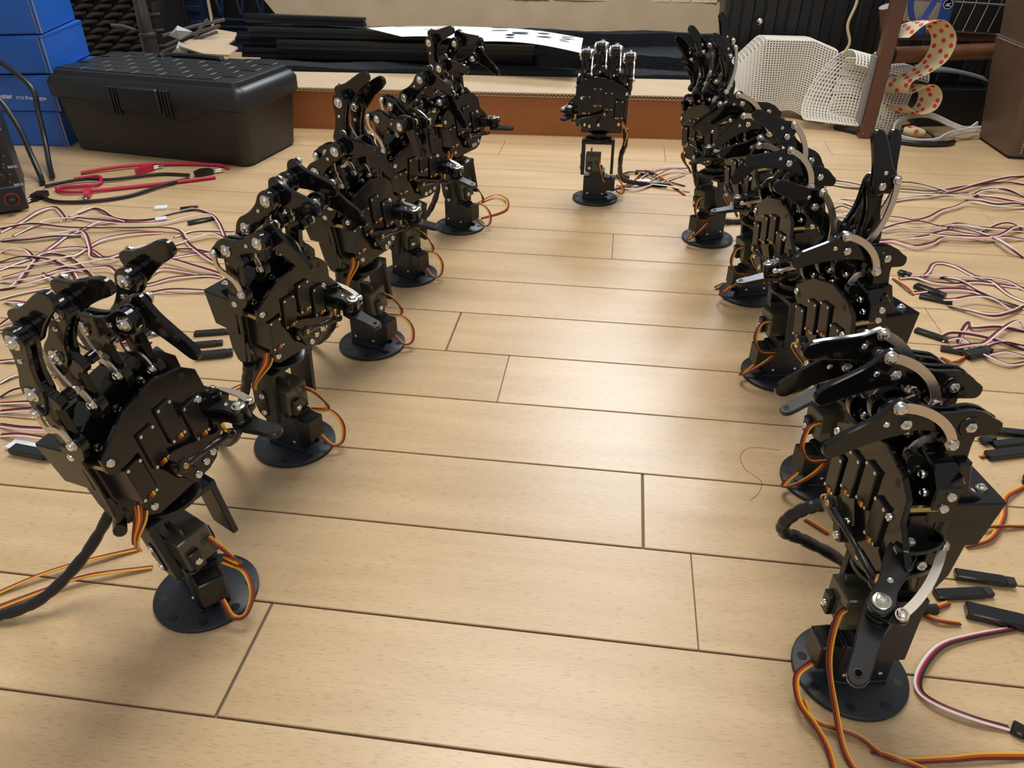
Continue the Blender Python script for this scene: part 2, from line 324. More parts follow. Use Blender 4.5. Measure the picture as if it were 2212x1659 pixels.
def build_finger(root, X, f, a, c, mn, dz=0):
    s = SP[f]; mz = MZ[f]+dz; a = rad(a); c = rad(c); M_ = (mn, mz)
    u = (math.sin(a), math.cos(a)); v = (-math.cos(a), math.sin(a)); P_ = (mn+40*u[0], mz+40*u[1]); E_ = (mn-14.5*u[0], mz-14.5*u[1])
    uc = (math.sin(c), math.cos(c)); vc = (-math.cos(c), math.sin(c)); T_ = (P_[0]+1*uc[0]+12*vc[0], P_[1]+1*uc[1]+12*vc[1])
    K_ = (mn+11, mz-7); H_ = (24, HZ[f])
    fo = obj('finger', cached('finger', g_prox, 'acrylic'), root, X @ FF(a, s-6.5, *M_), label={'P': 'little finger', 'R': 'ring finger', 'M': 'middle finger', 'I': 'index finger'}[f])
    obj('link_plate', cached('finger', g_prox, 'acrylic'), fo, X @ FF(a, s-.2, *M_))
    obj('spacer', cached('spacerP', lambda: G().cyl(7.2, -6.3, 5, 20, .6), 'acrylic'), fo, X @ FF(a, s-1, *P_))
    obj('spacer', cached('spacerM', lambda: G().cyl(6.4, -5, 5, 18, .5), 'acrylic'), fo, X @ FF(a, s-3, *M_))
    obj('spacer', cached('spacerE', lambda: G().cyl(3.4, -4, 4.6, 12, .4), 'acrylic'), fo, X @ FF(a, s-3.2, *E_))
    obj('spacer', cached('spacerS', lambda: G().cyl(3.2, -4.6, 4.6, 12, .4), 'acrylic'), fo, X @ FF(a, s-3.2, mn+26*u[0], mz+26*u[1]))
    d = obj('fingertip', cached('fingertip', g_dist, 'acrylic'), fo, X @ FF(c, s+3.8, *P_))
    for (q, kind) in ((M_, 'washer'), (P_, 'washer'), ((mn+26*u[0], mz+26*u[1]), 'small')): screw(fo, kind, X, hv(s-8, *q), (-1, 0, 0))
    screw(fo, 'nut', X, hv(s+5.8, *P_), (1, 0, 0)); screw(fo, 'nut', X, hv(s+1.3, *M_), (1, 0, 0))
    screw(fo, 'small', X, hv(s+5.8, P_[0]+9*uc[0]+4*vc[0], P_[1]+9*uc[1]+4*vc[1]), (1, 0, 0))
    # coupling link on the thumb side
    dx, dz = K_[0]-T_[0], K_[1]-T_[1]; L = math.hypot(dx, dz) or 1; nx, nz = -dz/L, dx/L
    if nx*(-1)+nz*.6 < 0: nx, nz = -nx, -nz
    bw = min(9, 4+L*.12)
    rod_obj(fo, 'coupling_link', X, s+7.2, T_, K_, ((T_[0]+dx*.3+nx*bw, T_[1]+dz*.3+nz*bw), (T_[0]+dx*.75+nx*bw, T_[1]+dz*.75+nz*bw)), 0)
    for q in (T_, K_): screw(fo, 'pan', X, hv(s+8, *q), (1, 0, 0))
    obj('spacer', cached('spacerK', lambda: G().cyl(3.6, -3, 3, 12, .3), 'acrylic'), fo, X @ FF(0, s+4.6, *K_))
    # S-shaped pull rod on the little-finger side
    k = 20+8*math.cos(a)
    rod_obj(fo, 'pull_rod', X, s-10, E_, H_, ((E_[0]-2, E_[1]-k), (H_[0]-4, H_[1]+k*.95)), 0)
    screw(fo, 'pan', X, hv(s-10.8, *E_), (-1, 0, 0)); screw(fo, 'pan', X, hv(s-10.8, *H_), (-1, 0, 0))
    obj('horn_arm', cached('horn_arm', lambda: G().prism(rnd_poly([(-4, 3), (4, 4), (5, -3), (0, -13), (-9, -18), (-14, -14), (-9, -6)], 2), -3, 3, .5), 'acrylic'), fo, X @ FNZ @ T(H_[0], H_[1], -(s-6)))
    h = mz-(200 if f in 'PI' else 212)
    obj('knuckle_post', cached('post%d' % round(h), post(h, (11, -7)), 'acrylic'), root, X @ FNZ @ T(mn, mz, -(s-3.4)))
def build_thumb(root, X, phi, drop, bend, ln=.8):
    o = Vector((42, -27, 158)); ph = rad(phi); dr = rad(drop)
    u = Vector((math.sin(ph)*math.cos(dr), -math.cos(ph)*math.cos(dr), -math.sin(dr))); y = Vector((math.cos(ph), math.sin(ph), 0)); z = u.cross(y)
    if z.z < 0: z = -z; y = -y
    R = Matrix(((u.x, y.x, z.x, o.x*U), (u.y, y.y, z.y, o.y*U), (u.z, y.z, z.z, o.z*U), (0, 0, 0, 1)))
    Y = X @ R @ Matrix.Diagonal((ln, 1, 1, 1)); Yr = X @ R
    t = obj('thumb', cached('thumb', lambda: G().prism(rnd_poly([(-6, 0), (-4, 6), (2, 8), (10, 6.5), (22, 5), (32, 7), (39, 4), (40, 0), (38, -5), (31, -7), (22, -5.5), (10, -7), (2, -8), (-4, -6)], 2), 5, 8, .5), 'abs'), root, Y, label='thumb')
    obj('link_plate', cached('thumb_lower', lambda: G().prism(rnd_poly([(-6, 0), (-4, 6), (2, 8), (10, 6.5), (22, 5), (32, 7), (39, 4), (40, 0), (38, -5), (31, -7), (22, -5.5), (10, -7), (2, -8), (-4, -6)], 2), -4, -1, .5), 'abs'), t, Y)
    for xx, r in ((0, 6), (20, 3), (33, 6)): obj('spacer', cached('thsp%d' % r, lambda: G().cyl(r, -1.2, 5.2, 16, .3), 'acrylic'), t, Yr @ T(xx*ln, 0, 0))
    for xx, k in ((0, 'washer'), (20, 'small'), (33, 'washer')): obj(SCR[k][0], cached(k, SCR[k][1], 'steel'), t, Yr @ T(xx*ln, 0, 8))
    D = Yr @ T(33*ln, 0, 0) @ Rz(rad(bend)) @ Matrix.Diagonal((ln, 1, 1, 1))
    obj('fingertip', cached('thumb_tip', lambda: G().prism(rnd_poly([(-8, -6), (-11, 6), (-6, 12), (0, 9), (10, 6), (24, 5), (36, 4.5), (41, 1), (41, -4), (36, -7), (22, -7), (8, -8), (-2, -8)], 2), -8.5, -4.4, .7), 'abs'), t, D)
    obj('tip_ring', cached('tip_ring', lambda: G().lathe([(2.6, -4.5), (2.6, -4.1), (1.8, -4.0), (1.6, -4.4)], 14, 35, -1.5), 'blackmatte'), t, D)
    # silver side link of the thumb
    g = G().strip([(p[0], p[1]) for p in bez((-14, 17, 0), (0, 20, 0), (20, 18, 0), (33, 11, 0), 12)], 2.4, -1, .8); g.cyl(3.7, -1, .8, 14, .2, -14, 17); g.cyl(3.7, -1, .8, 14, .2, 33, 11)
    obj('coupling_link', cached('thumb_rod', lambda: g, 'rod'), t, Y @ T(0, 0, 3.4)); obj('screw', cached('pan', g_pan, 'steel'), t, Yr @ T(33*ln, 11, 4.2)); obj('screw', cached('pan', g_pan, 'steel'), t, Yr @ T(-14*ln, 17, 4.2))
    obj('link_tab', cached('link_tab', lambda: G().prism(rnd_poly([(24, -4), (29, 9), (33, 15), (38, 11), (39, -2), (34, -6)], 2), -1, 2.2, .4), 'acrylic'), t, Y)
    m = obj('thumb_mount', cached('thumb_mount', lambda: G().prism(rnd_poly([(30, -14), (36, -24), (44, -35), (51, -33), (52, -22), (46, -8), (34, -4)], 3), 150, 154, .6).prism(rnd_poly([(30, -14), (36, -24), (44, -35), (51, -33), (52, -22), (46, -8), (34, -4)], 3), 168, 171, .6).box(36, 46, -16, -6, 150, 171, 1), 'acrylic'), root, X)
    obj('screw', cached('pan', g_pan, 'steel'), m, X @ ZM((44, -26, 171), (0, 0, 1))); obj('screw', cached('pan', g_pan, 'steel'), m, X @ ZM((53, -22, 162), (1, -.3, 0)))
    # tie rod with ball ends between the thumb servo horn and the thumb
    A = Vector((-8, -46, 156)); Bm = R @ Vector((14*U, -6*U, -14*U)); B = Vector(Bm)/U
    tr = obj('tie_rod', G().tube([A.lerp(B, .06), A.lerp(B, .25), A.lerp(B, .27), A.lerp(B, .6), A.lerp(B, .62), A.lerp(B, .94)], 2, 8, rr=[2.6, 2.6, 2.0, 2.0, 2.8, 2.8]).mesh('tie_rod', 'abs', 40), root, X)
    for q, n_ in ((A, (0, -1, 0)), (B, tuple(z))):
        obj('ball_end', cached('ball_end', lambda: G().lathe([(3.6, -2), (4.9, -1), (4.9, 1), (3.6, 2)], 16), 'abs'), tr, X @ ZM(q, n_))
        obj('ball', cached('ball', lambda: G().lathe([(.5, -3.2), (2, -2.4), (2.9, 0), (2, 2.4), (.5, 3.2)], 12), 'brass'), tr, X @ ZM(q, n_))
    obj('standoff', cached('standoff', lambda: G().cyl(2.0, -12, -4, 6), 'brass'), t, Y @ T(14, -6, 0))
    h = obj('thumb_servo_horn', cached('thumb_servo_horn', lambda: G().prism(rnd_poly([(-8, 156), (-4, 152), (2, 143), (6, 138), (2, 133), (-4, 135), (-8, 144), (-13, 153), (-12, 158)], 2), 38, 41.5, .4), 'abs'), root, X @ MTZ)
    obj('hub', cached('horn_hub', lambda: G().cyl(5, 33, 39, 16, .4, 1, 138), 'abs'), h, X @ MTZ)
    screw(h, 'pan', X, hv(1, 41.5, 138), (0, -1, 0))
def build_palm(root, X, mn):
    p = obj('palm_plate', cached('palm_plate', g_palm, 'acrylic'), root, X @ MTZ)
    for (t, z) in ((-32, 138), (-5, 143), (24, 136), (16, 134), (31, 178), (-42, 186)): screw(p, 'pan', X, hv(t, 33, z), (0, -1, 0))
    for (t, z) in ((-38, 184), (28, 200)): obj('hole', cached('phole', lambda: G().cyl(2.6, 32.95, 33.08, 14), 'blackmatte'), p, X @ MTZ @ T(t, z, 0))
    ch = obj('palm_chassis', cached('palm_chassis', g_chassis, 'abs'), root, X @ MTZ)
    for (t, zt, nm) in ((-31.3, 175.7, 0), (-13.3, 188.6, 1), (5.1, 194.5, 2), (22.5, 182, 3)):
        s = obj('finger_servo', cached('finger_servo', g_servo, 'abs'), root, X @ MTZ @ T(t, zt-14.5, 10.5))
        for sx in (-1, 1):
            for sy in (-1, 1): screw(s, 'tiny', X, hv(t+sx*5, 35.5, zt-14.5+sy*12.9), (0, -1, 0))
        obj('wire_exit', cached('wire_exit', g_wexit, BOY), s, X @ MTZ @ T(t+.3, zt-27.6, 35.5))
    k = obj('knuckle_block', cached('knuckle_block', g_knuckle, 'acrylic'), root, X @ MTZ)
    for f in 'PRMI':
        s = SP[f]
        for dt, dz in ((6, -12), (12, -20)): screw(k, 'pan', X, hv(s+dt-7, 19, HZ[f]+dz+4), (0, -1, 0))
    screw(k, 'pan', X, hv(-49, 12, 192), (-1, 0, 0)); screw(k, 'pan', X, hv(41, 12, 192), (1, 0, 0)); screw(k, 'pan', X, hv(41, 10, 200), (1, 0, 0))
    d = obj('dorsal_cover', cached('dorsal_cover', g_dorsal, 'abs'), root, X @ FNZ)
    cs = obj('dorsal_case', cached('dorsal_case', g_case, 'acrylic'), root, X @ FNZ)
    for t in (-28, 22):
        for n in (-22, -8): screw(cs, 'nut', X, hv(t, n, 188), (0, 0, 1))
    obj('side_rail', cached('side_rail', g_rail, 'acrylic'), root, X @ FNZ); obj('side_rail', cached('side_rail', g_rail, 'acrylic'), root, X @ FNZ @ T(0, 0, -80))
    obj('standoff', cached('pstand', lambda: G().cyl(2.2, 8, 30, 6), 'brass'), ch, X @ MTZ @ T(-44, 182, 0)); obj('standoff', cached('pstand', lambda: G().cyl(2.2, 8, 30, 6), 'brass'), ch, X @ MTZ @ T(39, 190, 0))
HAND = {  # base xy (mm), yaw, lean, roll, mirrored, finger angles (little, ring, middle, index), thumb (swing, drop, bend)
 'L1': ((-295, 386), 73.7, -4.8, -6.9, 0, ((19, 52), (34, 68), (77, 128), (36, 60)), (3, 0, -4), 'black robot hand at the front left, middle finger folded and the other fingers raised'),
 'L2': ((-297, 583), 67.9, 5.3, -2.5, 0, ((64, 110), (41, 90), (38, 90), (58, 105)), (6, 4, -6), 'black robot hand second from front in the left row, all fingers bent forward'),
 'L3': ((-276, 786), 69.3, -1.8, -6.5, 0, ((52, 92), (78, 132), (12, 52), (12, 52)), (6, 4, -4), 'black robot hand third in the left row, index and middle fingers up'),
 'L4': ((-279, 984), 56.8, 5.7, -3.1, 0, ((87, 150), (108, 160), (45, 100), (75, 125)), (10, 4, -4), 'black robot hand fourth in the left row, little and ring fingers curled into a fist'),
 'L5': ((-242, 1179), 61.3, -4.5, -6.8, 0, ((55, 95), (2, 68), (44, 88), (70, 122)), (6, 0, 0), 'black robot hand at the back of the left row, in front of the cardboard box'),
 'C': ((-28, 1343), .4, -2.7, -.6, 1, ((86, 172), (86, 172), (86, 172), (86, 172)), (20, 0, 0, .7), 'black robot hand standing alone in the middle, palm facing the viewer, fingers curled'),
 'R5': ((157.5, 1185), -56, 3.2, -5, 0, ((30, 38), (25, 33), (-5, 12), (10, 45)), (14, 6, -8), 'black robot hand at the back of the right row with its fingers spread open'),
 'R4': ((199.5, 992), -70.9, 5.8, -1.5, 0, ((75, 110), (80, 120), (67, 112), (78, 115)), (0, 8, -14), 'black robot hand fourth in the right row, all fingers bent down'),
 'R3': ((206, 786), -74.5, 2.3, -4.5, 0, ((62, 92), (75, 130), (50, 55), (65, 85)), (8, 14, -14), 'black robot hand third in the right row, middle finger pointing outward, others bent'),
 'R2': ((222, 598), -71.2, 4.1, -4.1, 0, ((42, 57), (-22, -8), (2, 12), (71, 95)), (14, 22, -10, .95), 'black robot hand second from front in the right row with two fingers straight up'),
 'R1': ((197, 380), -78.8, -.1, -2, 0, ((82, 115), (65, 88), (73, 112), (81, 115)), (50, 20, 6, 1.08), 'black robot hand at the front right with its thumb hanging towards the viewer'),
}
ROOT = {}; XF = {}; XB = {}; CY = {}; BY = {'L1': (45, 60), 'C': (90, 0), 'L2': (70, 70)}
for hn, (bx, yaw, lean, roll, mir, fing, th, lab) in HAND.items():
    root = bpy.data.objects.new('robot_hand', None); C.objects.link(root); root.empty_display_size = .02
    cy, by = BY.get(hn, (yaw, yaw))      # yaw of the column and of the wrist bracket
    root.matrix_basis = T(bx[0], bx[1], 0) @ Rz(rad(cy)); root['label'] = lab; root['category'] = 'robot hand'; root['group'] = 'robot hands set out in a horseshoe'
    ROOT[hn] = root
    X = T(0, 0, 75) @ Matrix.Rotation(rad(lean), 4, 'X') @ Matrix.Rotation(rad(roll), 4, 'Y') @ T(0, 0, -75)
    X = Rz(rad(yaw-cy)) @ X
    build_base(root, hn); build_wrist(root, X @ Rz(rad(by-yaw)))
    if mir: X = X @ Matrix.Scale(-1, 4, (1, 0, 0))
    XF[hn] = X; XB[hn] = Rz(rad(by-cy)); CY[hn] = cy
    mn = 13 if hn[0] == 'L' else (4 if hn[0] == 'R' else 7)
    build_palm(root, X, mn)
    for f, (a, c) in zip('PRMI', fing): build_finger(root, X, f, a, c, mn, -8 if hn[0] == 'R' else 0)
    build_thumb(root, X, *th)
CABLES=[('w',30,[(-964,1042),(-957,1086),(-956,1126),(-949,1153),(-928,1140),(-896,1110)]),
('w',50,[(-898,1119),(-834,1104),(-774,1093),(-724,1113),(-692,1142),(-663,1154),(-634,1124),(-604,1081)]),
('w',15,[(-891,1137),(-880,1164),(-852,1150),(-821,1130),(-788,1122),(-756,1134),(-733,1163),(-704,1183),(-667,1168)]),
('w',80,[(-940,1013),(-892,1022),(-858,1041),(-838,1053),(-810,1035),(-776,992),(-752,959),(-727,961),(-707,986),(-679,998)]),
('w',80,[(-910,973),(-885,970),(-862,967),(-839,951)]),
('w',30,[(-887,939),(-862,953),(-823,954),(-795,945),(-760,920),(-735,894)]),
('w',15,[(-869,914),(-858,935),(-847,968),(-843,1002),(-848,1036),(-840,1064),(-831,1099),(-800,1110)]),
('w',15,[(-826,856),(-813,865),(-818,896),(-835,938),(-839,969),(-816,977),(-777,955),(-723,913)]),
('w',15,[(-845,960),(-834,982),(-805,999),(-776,995),(-744,975),(-726,986),(-711,1021),(-670,1044)]),
('w',80,[(-847,889),(-811,909),(-774,918),(-748,940),(-723,956),(-690,957),(-648,973),(-587,953),(-548,947)]),
('w',50,[(-827,859),(-794,871),(-773,895),(-760,915),(-725,930),(-706,931),(-683,915)]),
('w',15,[(-806,829),(-788,848),(-762,869),(-731,884),(-669,889),(-633,898),(-605,920),(-564,937),(-542,936)]),
('w',30,[(-794,823),(-773,818),(-743,818),(-726,825),(-701,838)]),
('w',50,[(-802,913),(-784,897),(-761,886),(-740,875)]),
('w',50,[(-615,876),(-583,881),(-534,893)]),
('w',30,[(-645,911),(-637,945),(-600,943),(-564,937)]),
('w',15,[(-681,1065),(-660,1095),(-599,1104)]),
('w',50,[(-665,1037),(-640,1058),(-619,1074),(-591,1065)]),
('w',30,[(-658,1021),(-624,1018),(-595,1018)]),
('w',15,[(-647,987),(-622,1005),(-595,1017)]),
('w',50,[(-659,1060),(-638,1032),(-599,997),(-564,974)]),
('w',50,[(-976,1059),(-928,1073),(-869,1070),(-812,1069),(-765,1085),(-710,1086),(-681,1084),(-655,1056)]),
('w',30,[(-935,1033),(-928,1066),(-915,1094),(-887,1108),(-848,1127),(-794,1117)]),
('w',30,[(-874,922),(-832,935),(-801,956),(-788,973),(-789,1002),(-781,1033),(-751,1060),(-707,1080)]),
('w',50,[(-841,878),(-813,880),(-790,900),(-770,921),(-748,928)]),
('w',50,[(-940,1012),(-897,1016),(-862,1032),(-829,1048)]),
('w',50,[(-756,763),(-745,775),(-733,788)]),
('w',50,[(-746,749),(-729,746),(-718,753)]),
('w',30,[(-697,683),(-677,686),(-650,697)]),
('w',15,[(-666,640),(-658,655),(-643,666)]),
('w',50,[(-646,616),(-631,626),(-610,643)]),
('w',30,[(-638,604),(-597,607),(-564,609)]),
('w',50,[(-627,590),(-596,592),(-575,594),(-555,599)]),
('w',30,[(-611,568),(-581,561),(-553,563),(-532,564)]),
('w',50,[(-598,552),(-571,549),(-547,549),(-530,551)]),
('w',15,[(-646,723),(-618,732),(-595,741),(-553,755)]),
('w',15,[(-626,723),(-598,722),(-574,741),(-544,751)]),
('w',15,[(-593,739),(-563,759),(-542,773)]),
('w',30,[(-593,644),(-579,639),(-565,641)]),
('w',50,[(382,1497),(402,1492),(430,1491),(458,1469),(473,1452),(508,1477),(543,1498),(577,1492),(601,1466),(612,1453),(678,1508),(745,1560),(795,1592)]),
('w',15,[(402,1487),(435,1471),(471,1466),(533,1466),(585,1464),(645,1503),(693,1525),(740,1543),(775,1538)]),
('w',50,[(411,1408),(454,1400),(519,1424),(591,1435),(638,1437),(673,1472),(710,1487),(745,1465)]),
('w',15,[(410,1385),(441,1362),(513,1410),(560,1431),(615,1458),(650,1468)]),
('w',50,[(397,1329),(428,1329),(452,1315),(483,1308),(506,1303),(532,1315),(567,1358),(596,1380),(626,1403),(667,1391),(721,1403)]),
('w',50,[(632,1432),(646,1415),(672,1405),(706,1415),(729,1423)]),
('w',30,[(654,1460),(686,1441),(732,1429)]),
('w',80,[(680,1494),(716,1484),(744,1464)]),
('w',80,[(437,1261),(473,1274),(508,1287),(533,1275),(558,1267),(582,1255),(606,1228),(613,1194),(630,1177)]),
('w',50,[(436,1252),(468,1257),(508,1259),(558,1286),(583,1296),(606,1281),(640,1278),(675,1288)]),
('w',80,[(428,1224),(457,1229),(499,1231),(538,1226),(579,1228),(625,1242),(660,1251)]),
('w',80,[(459,1221),(479,1210),(503,1224),(540,1252),(572,1246),(609,1236),(653,1281),(682,1307)]),
('w',30,[(426,1210),(449,1210),(474,1188),(507,1207),(531,1233),(570,1235),(611,1238)]),
('w',30,[(555,1283),(571,1301),(591,1296),(613,1280)]),
('w',50,[(604,1277),(643,1307),(666,1310),(675,1288)]),
('w',50,[(430,1082),(455,1079),(493,1085),(530,1084),(564,1077),(585,1060)]),
('w',15,[(447,1076),(465,1094),(483,1129),(496,1137),(514,1127),(530,1098),(547,1076),(557,1040),(570,1020)]),
('w',15,[(420,1073),(442,1076),(462,1061),(492,1059),(527,1073),(588,1064)]),
('w',15,[(422,1026),(467,1038),(504,1041),(532,1020),(562,997)]),
('w',80,[(455,1009),(469,995),(496,1007),(519,1005),(542,990)]),
('w',50,[(481,1086),(500,1068),(514,1038),(538,1008),(562,1001)]),
('w',80,[(375,1335),(399,1347),(427,1325)]),
('w',50,[(377,1313),(407,1313),(423,1307)]),
('w',30,[(462,993),(482,977),(506,963),(537,981),(567,1011)]),
('w',30,[(424,904),(440,909),(476,904),(517,885)]),
('w',15,[(441,892),(458,925),(472,945),(471,929),(505,939),(537,933)]),
('w',80,[(415,870),(448,872),(466,881),(502,923),(527,943),(538,943)]),
('w',30,[(422,893),(444,893),(454,871),(462,851),(481,841),(504,852)]),
('w',80,[(444,862),(483,883),(519,895)]),
('w',50,[(464,863),(484,864),(509,866)]),
('w',30,[(415,872),(427,871),(444,883)]),
('w',20,[(344,441),(296,424),(269,410),(248,386),(242,370),(250,359),(271,351),(294,348)]),
('w',30,[(8,1414),(42,1394),(85,1439),(140,1502)]),
('w',30,[(-2,1453),(37,1495),(86,1466),(136,1434)]),
('w',30,[(33,1418),(87,1523),(151,1548)]),
('w',30,[(29,1439),(101,1415),(143,1404)]),
('w',30,[(68,1450),(113,1513),(149,1512)]),
('s',25,[(-374,423),(-407,402),(-435,382),(-460,361)]),
('s',25,[(-352,405),(-396,385),(-424,367),(-450,348)]),
('s',25,[(198,319),(213,312),(232,309)]),
('s',25,[(160,351),(164,334),(190,327),(209,314),(243,318),(267,323),(300,329)]),
('s',25,[(326,523),(349,534),(370,563),(382,590),(408,613)]),
('s',25,[(0,1389),(37,1433),(69,1507),(133,1384)]),
('s',25,[(2,1469),(33,1502),(69,1502)]),
('s',25,[(-213,1217),(-179,1255),(-181,1300),(-205,1321),(-232,1281)]),
('s',25,[(-356,671),(-386,677),(-402,665)]),
('s',25,[(-333,826),(-346,811),(-390,830)]),
('s',25,[(-301,953),(-354,835)]),
('s',25,[(165,1013),(155,1001),(169,1021)]),
('s',25,[(152,1411),(201,1406)]),
('s',25,[(195,539),(212,523)]),
('s',25,[(252,433),(273,445),(290,456)]),
('s',25,[(261,448),(273,436),(292,436)]),
('s',25,[(328,540),(355,549),(389,557)]),
('s',25,[(394,687),(412,706),(424,708)]),
('s',25,[(384,655),(395,661)]),
('s',25,[(409,851),(417,836),(437,855)]),
('s',25,[(412,1072),(421,1035),(426,1022)])]
CONN=[('b',323,485,-5,38,5),('b',301,466,11,40,5),('b',320,445,-11,41,7),('b',426,699,-3,42,5),('b',423,682,16,41,5),('b',413,663,18,49,6),('b',397,681,31,9,5),('b',448,1037,-44,36,6),('b',447,1010,-23,34,5),('b',428,1088,-36,11,5),('b',410,906,-36,33,5),('b',426,868,-16,26,5),('b',450,861,29,30,7),('b',-484,781,17,37,5),('b',-477,753,19,29,5),('b',-456,729,20,35,6),('b',58,1496,-2,29,6),('w',55,1450,4,34,6),('b',16,1463,0,19,5),('b',-672,1132,42,37,5),('b',-720,1184,26,22,5),('w',-739,1132,36,18,6),('w',-767,1183,21,20,8),('w',-561,537,-9,34,8),('b',-548,528,-7,41,6),('b',299,347,-32,8,5),('b',82,1433,5,38,5),('b',413,621,-23,7,5)]
# ---------------------------------------------------------------- leads that belong to the hands
def sweep(parent, name, path, r, m, n=8, seg=None, M=None, label=None):
    P = catmull(path, 8); rr = None
    if seg: rr = [r*(1.06 if (k % seg) < seg-1 else .9) for k in range(len(P))]
    return obj(name, G().tube(P, r, n, rr=rr).mesh(name, m, 50), parent, M, label=label)
for hn, root in ROOT.items():
    X = XF[hn]
    for nm, path in (('base_servo_lead', [(4, -32, 20), (6, -44, 10), (14, -50, 12), (24, -44, 24), (25, -30, 35), (15, -14, 38)]), ('wrist_servo_lead', [(2, -19, 74), (4, -33, 71), (10, -40, 56), (16, -33, 42), (15, -14, 38)])):
        if hn == 'R1':
            path = [(4, -32, 20), (12, -46, 16), (30, -50, 12), (44, -44, 8), (60, -40, 3.5), (84, -44, 2.5)] if nm[0] == 'b' else [(2, -19, 74), (10, -30, 72), (24, -36, 50), (40, -32, 22), (64, -30, 4), (92, -22, 2.5)]
        e = bpy.data.objects.new(nm, None); C.objects.link(e); e.parent = root; REL[e.name] = Matrix.Identity(4); e.empty_display_size = .01
        flat_cable(e, nm, catmull(path, 6), BOY, .8, 5, M=XB[hn] if nm[0] == 'w' else Matrix.Identity(4))
    # coloured leads of the finger servos gathered at the little-finger edge
    e = bpy.data.objects.new('wire_bundle', None); C.objects.link(e); e.parent = root; REL[e.name] = Matrix.Identity(4); e.empty_display_size = .01
    for i in range(6):
        g = G().tube(catmull([(-33-1.2*i % 5, -30+i*1.5, 141), (-41-i*.5, -33+i*1.6, 134), (-47-i*.3, -26+i*1.5, 122-i), (-46, -16+i*.6, 108), (-44, -12+i*.5, 99)], 6), .75, 5)
        obj('wire', g.mesh('wire', ['w_yellow', 'w_brown', 'w_orange', 'w_yellow', 'w_orange', 'w_brown'][i], 60), e, X, label=['yellow wire', 'brown wire', 'orange wire', 'yellow wire', 'orange wire', 'brown wire'][i])
    if hn == 'L1':
        inv = root.matrix_basis.inverted(); W = [(-345, 395, 122), (-350, 398, 98), (-362, 392, 70), (-385, 375, 36), (-410, 352, 14), (-440, 338, 6), (-475, 330, 5)]
        pth = [tuple((inv @ (Vector(p)*U))/U) for p in W]; pth[0] = tuple(Vector(X @ Vector((-.045, -.004, .118)))/U)
    elif hn == 'R1': pth = [tuple(Vector(X @ (Vector(p)*U))/U) for p in [(-32, -36, 134), (-36, -46, 127), (-40, -54, 114), (-43, -52, 101), (-45, -34, 90), (-48, 4, 62)]]+[(-50, 45, 12), (-48, 90, 5)]
    else: pth = [tuple(Vector(X @ (Vector(p)*U))/U) for p in [(-44, -8, 126), (-46, -2, 100), (-48, 8, 70)]]+[(-46, 28, 30), (-38, 60, 7), (-20, 110, 5)]
    if hn == 'C': pth = pth[:2]+[tuple(Rz(rad(-90)) @ Vector(p)) for p in ((40, 20, 70), (46, 60, 20), (80, 80, 6), (130, 84, 5))]
    sweep(root, 'cable_sleeve', pth, 4.3, 'sleeve', 10, seg=4)
# ---------------------------------------------------------------- cables and connectors lying on the floor
def where(x, y):
    if x < -350 and y > 950: return 'tangle of cables left of the hands, near the power supply', 'white, red and black flat cable in the tangle near the power supply'
    if x < -350: return 'cables running out left beside the front hands', 'white, red and black flat cable running out left past the front left hands'
    if x < 300 and y > 1300: return 'cables of the middle hand', 'white, red and black flat cable looping between the middle and back right hands'
    if y > 1200: return 'back bundle of cables on the right', 'white, red and black flat cable in the rear bundle right of the hands'
    if y > 930: return 'middle bundle of cables on the right', 'white, red and black flat cable in the middle bundle right of the hands'
    return 'front bundle of cables on the right', 'white, red and black flat cable in the nearer bundle at the right edge'
rn = random.Random(8)
SL = ['upper of two brown-orange-yellow leads running left from the front left hand', 'lower of two brown-orange-yellow leads running left from the front left hand', 'short brown-orange-yellow lead leaving the bottom edge below the front right hand', 'long brown-orange-yellow lead snaking along the bottom right of the floor', 'brown-orange-yellow lead arching up behind the front right hand', 'brown-orange-yellow lead crossing the white cables beside the middle hand', 'short brown-orange-yellow lead bent just right of the middle hand', 'brown-orange-yellow lead looped beside the rearmost left hand', 'short servo lead behind the front left hand, near the second left base', 'short servo lead leaving the second left base towards the left', 'straight servo lead between the second and third left bases', 'tiny servo lead loop beside the fourth right base', 'short servo lead between the middle hand and the rearmost right base', 'short servo lead beside the second right base', 'upper brown-orange-yellow lead twisting out behind the front right base', 'lower brown-orange-yellow lead twisting out behind the front right base', 'thin straight servo lead right of the front right palm', 'curved yellow-orange lead entering the upper taped connector on the right', 'short yellow-orange lead entering the lower taped connector on the right', 'servo lead bent under the connectors right of the second right hand', 'orange servo lead right of the upright fingers']
sk = 0
for i, (k, l, P) in enumerate(CABLES):
    z = l/10; pts = [(x, y, (z if 0 < j < len(P)-1 else 1.6)+(rn.uniform(0, 3.5) if 0 < j < len(P)-1 else 0)) for j, (x, y) in enumerate(P)]
    cx = sum(p[0] for p in P)/len(P); cy = sum(p[1] for p in P)/len(P); gr, lb = where(cx, cy)
    if k == 's': lb = SL[sk]; sk += 1; gr = 'servo leads on the floor'
    if cy < 420 and cx > 200 and k == 'w': lb = 'white, red and black flat cable curling round the front right hand'; gr = None
    e = bpy.data.objects.new('servo_cable', None); C.objects.link(e); e.empty_display_size = .01; e.location = (pts[0][0]*U, pts[0][1]*U, 0); REL[e.name] = T(pts[0][0], pts[0][1], 0)
    e['label'] = lb; e['category'] = 'cable'
    if gr: e['group'] = gr
    path = catmull(pts, 7); tw = [.35*math.sin(q*.09+i) for q in range(len(path))]
    for p in path: p.z = max(p.z, 1.5)
    flat_cable(e, 'servo_cable', path, (WRB if rn.random() < .7 else WRB[::-1]) if k == 'w' else BOY, .98 if k == 'w' else .88, 5, vert=tw)
    for ch in e.children: ch.matrix_basis = REL[e.name].inverted()
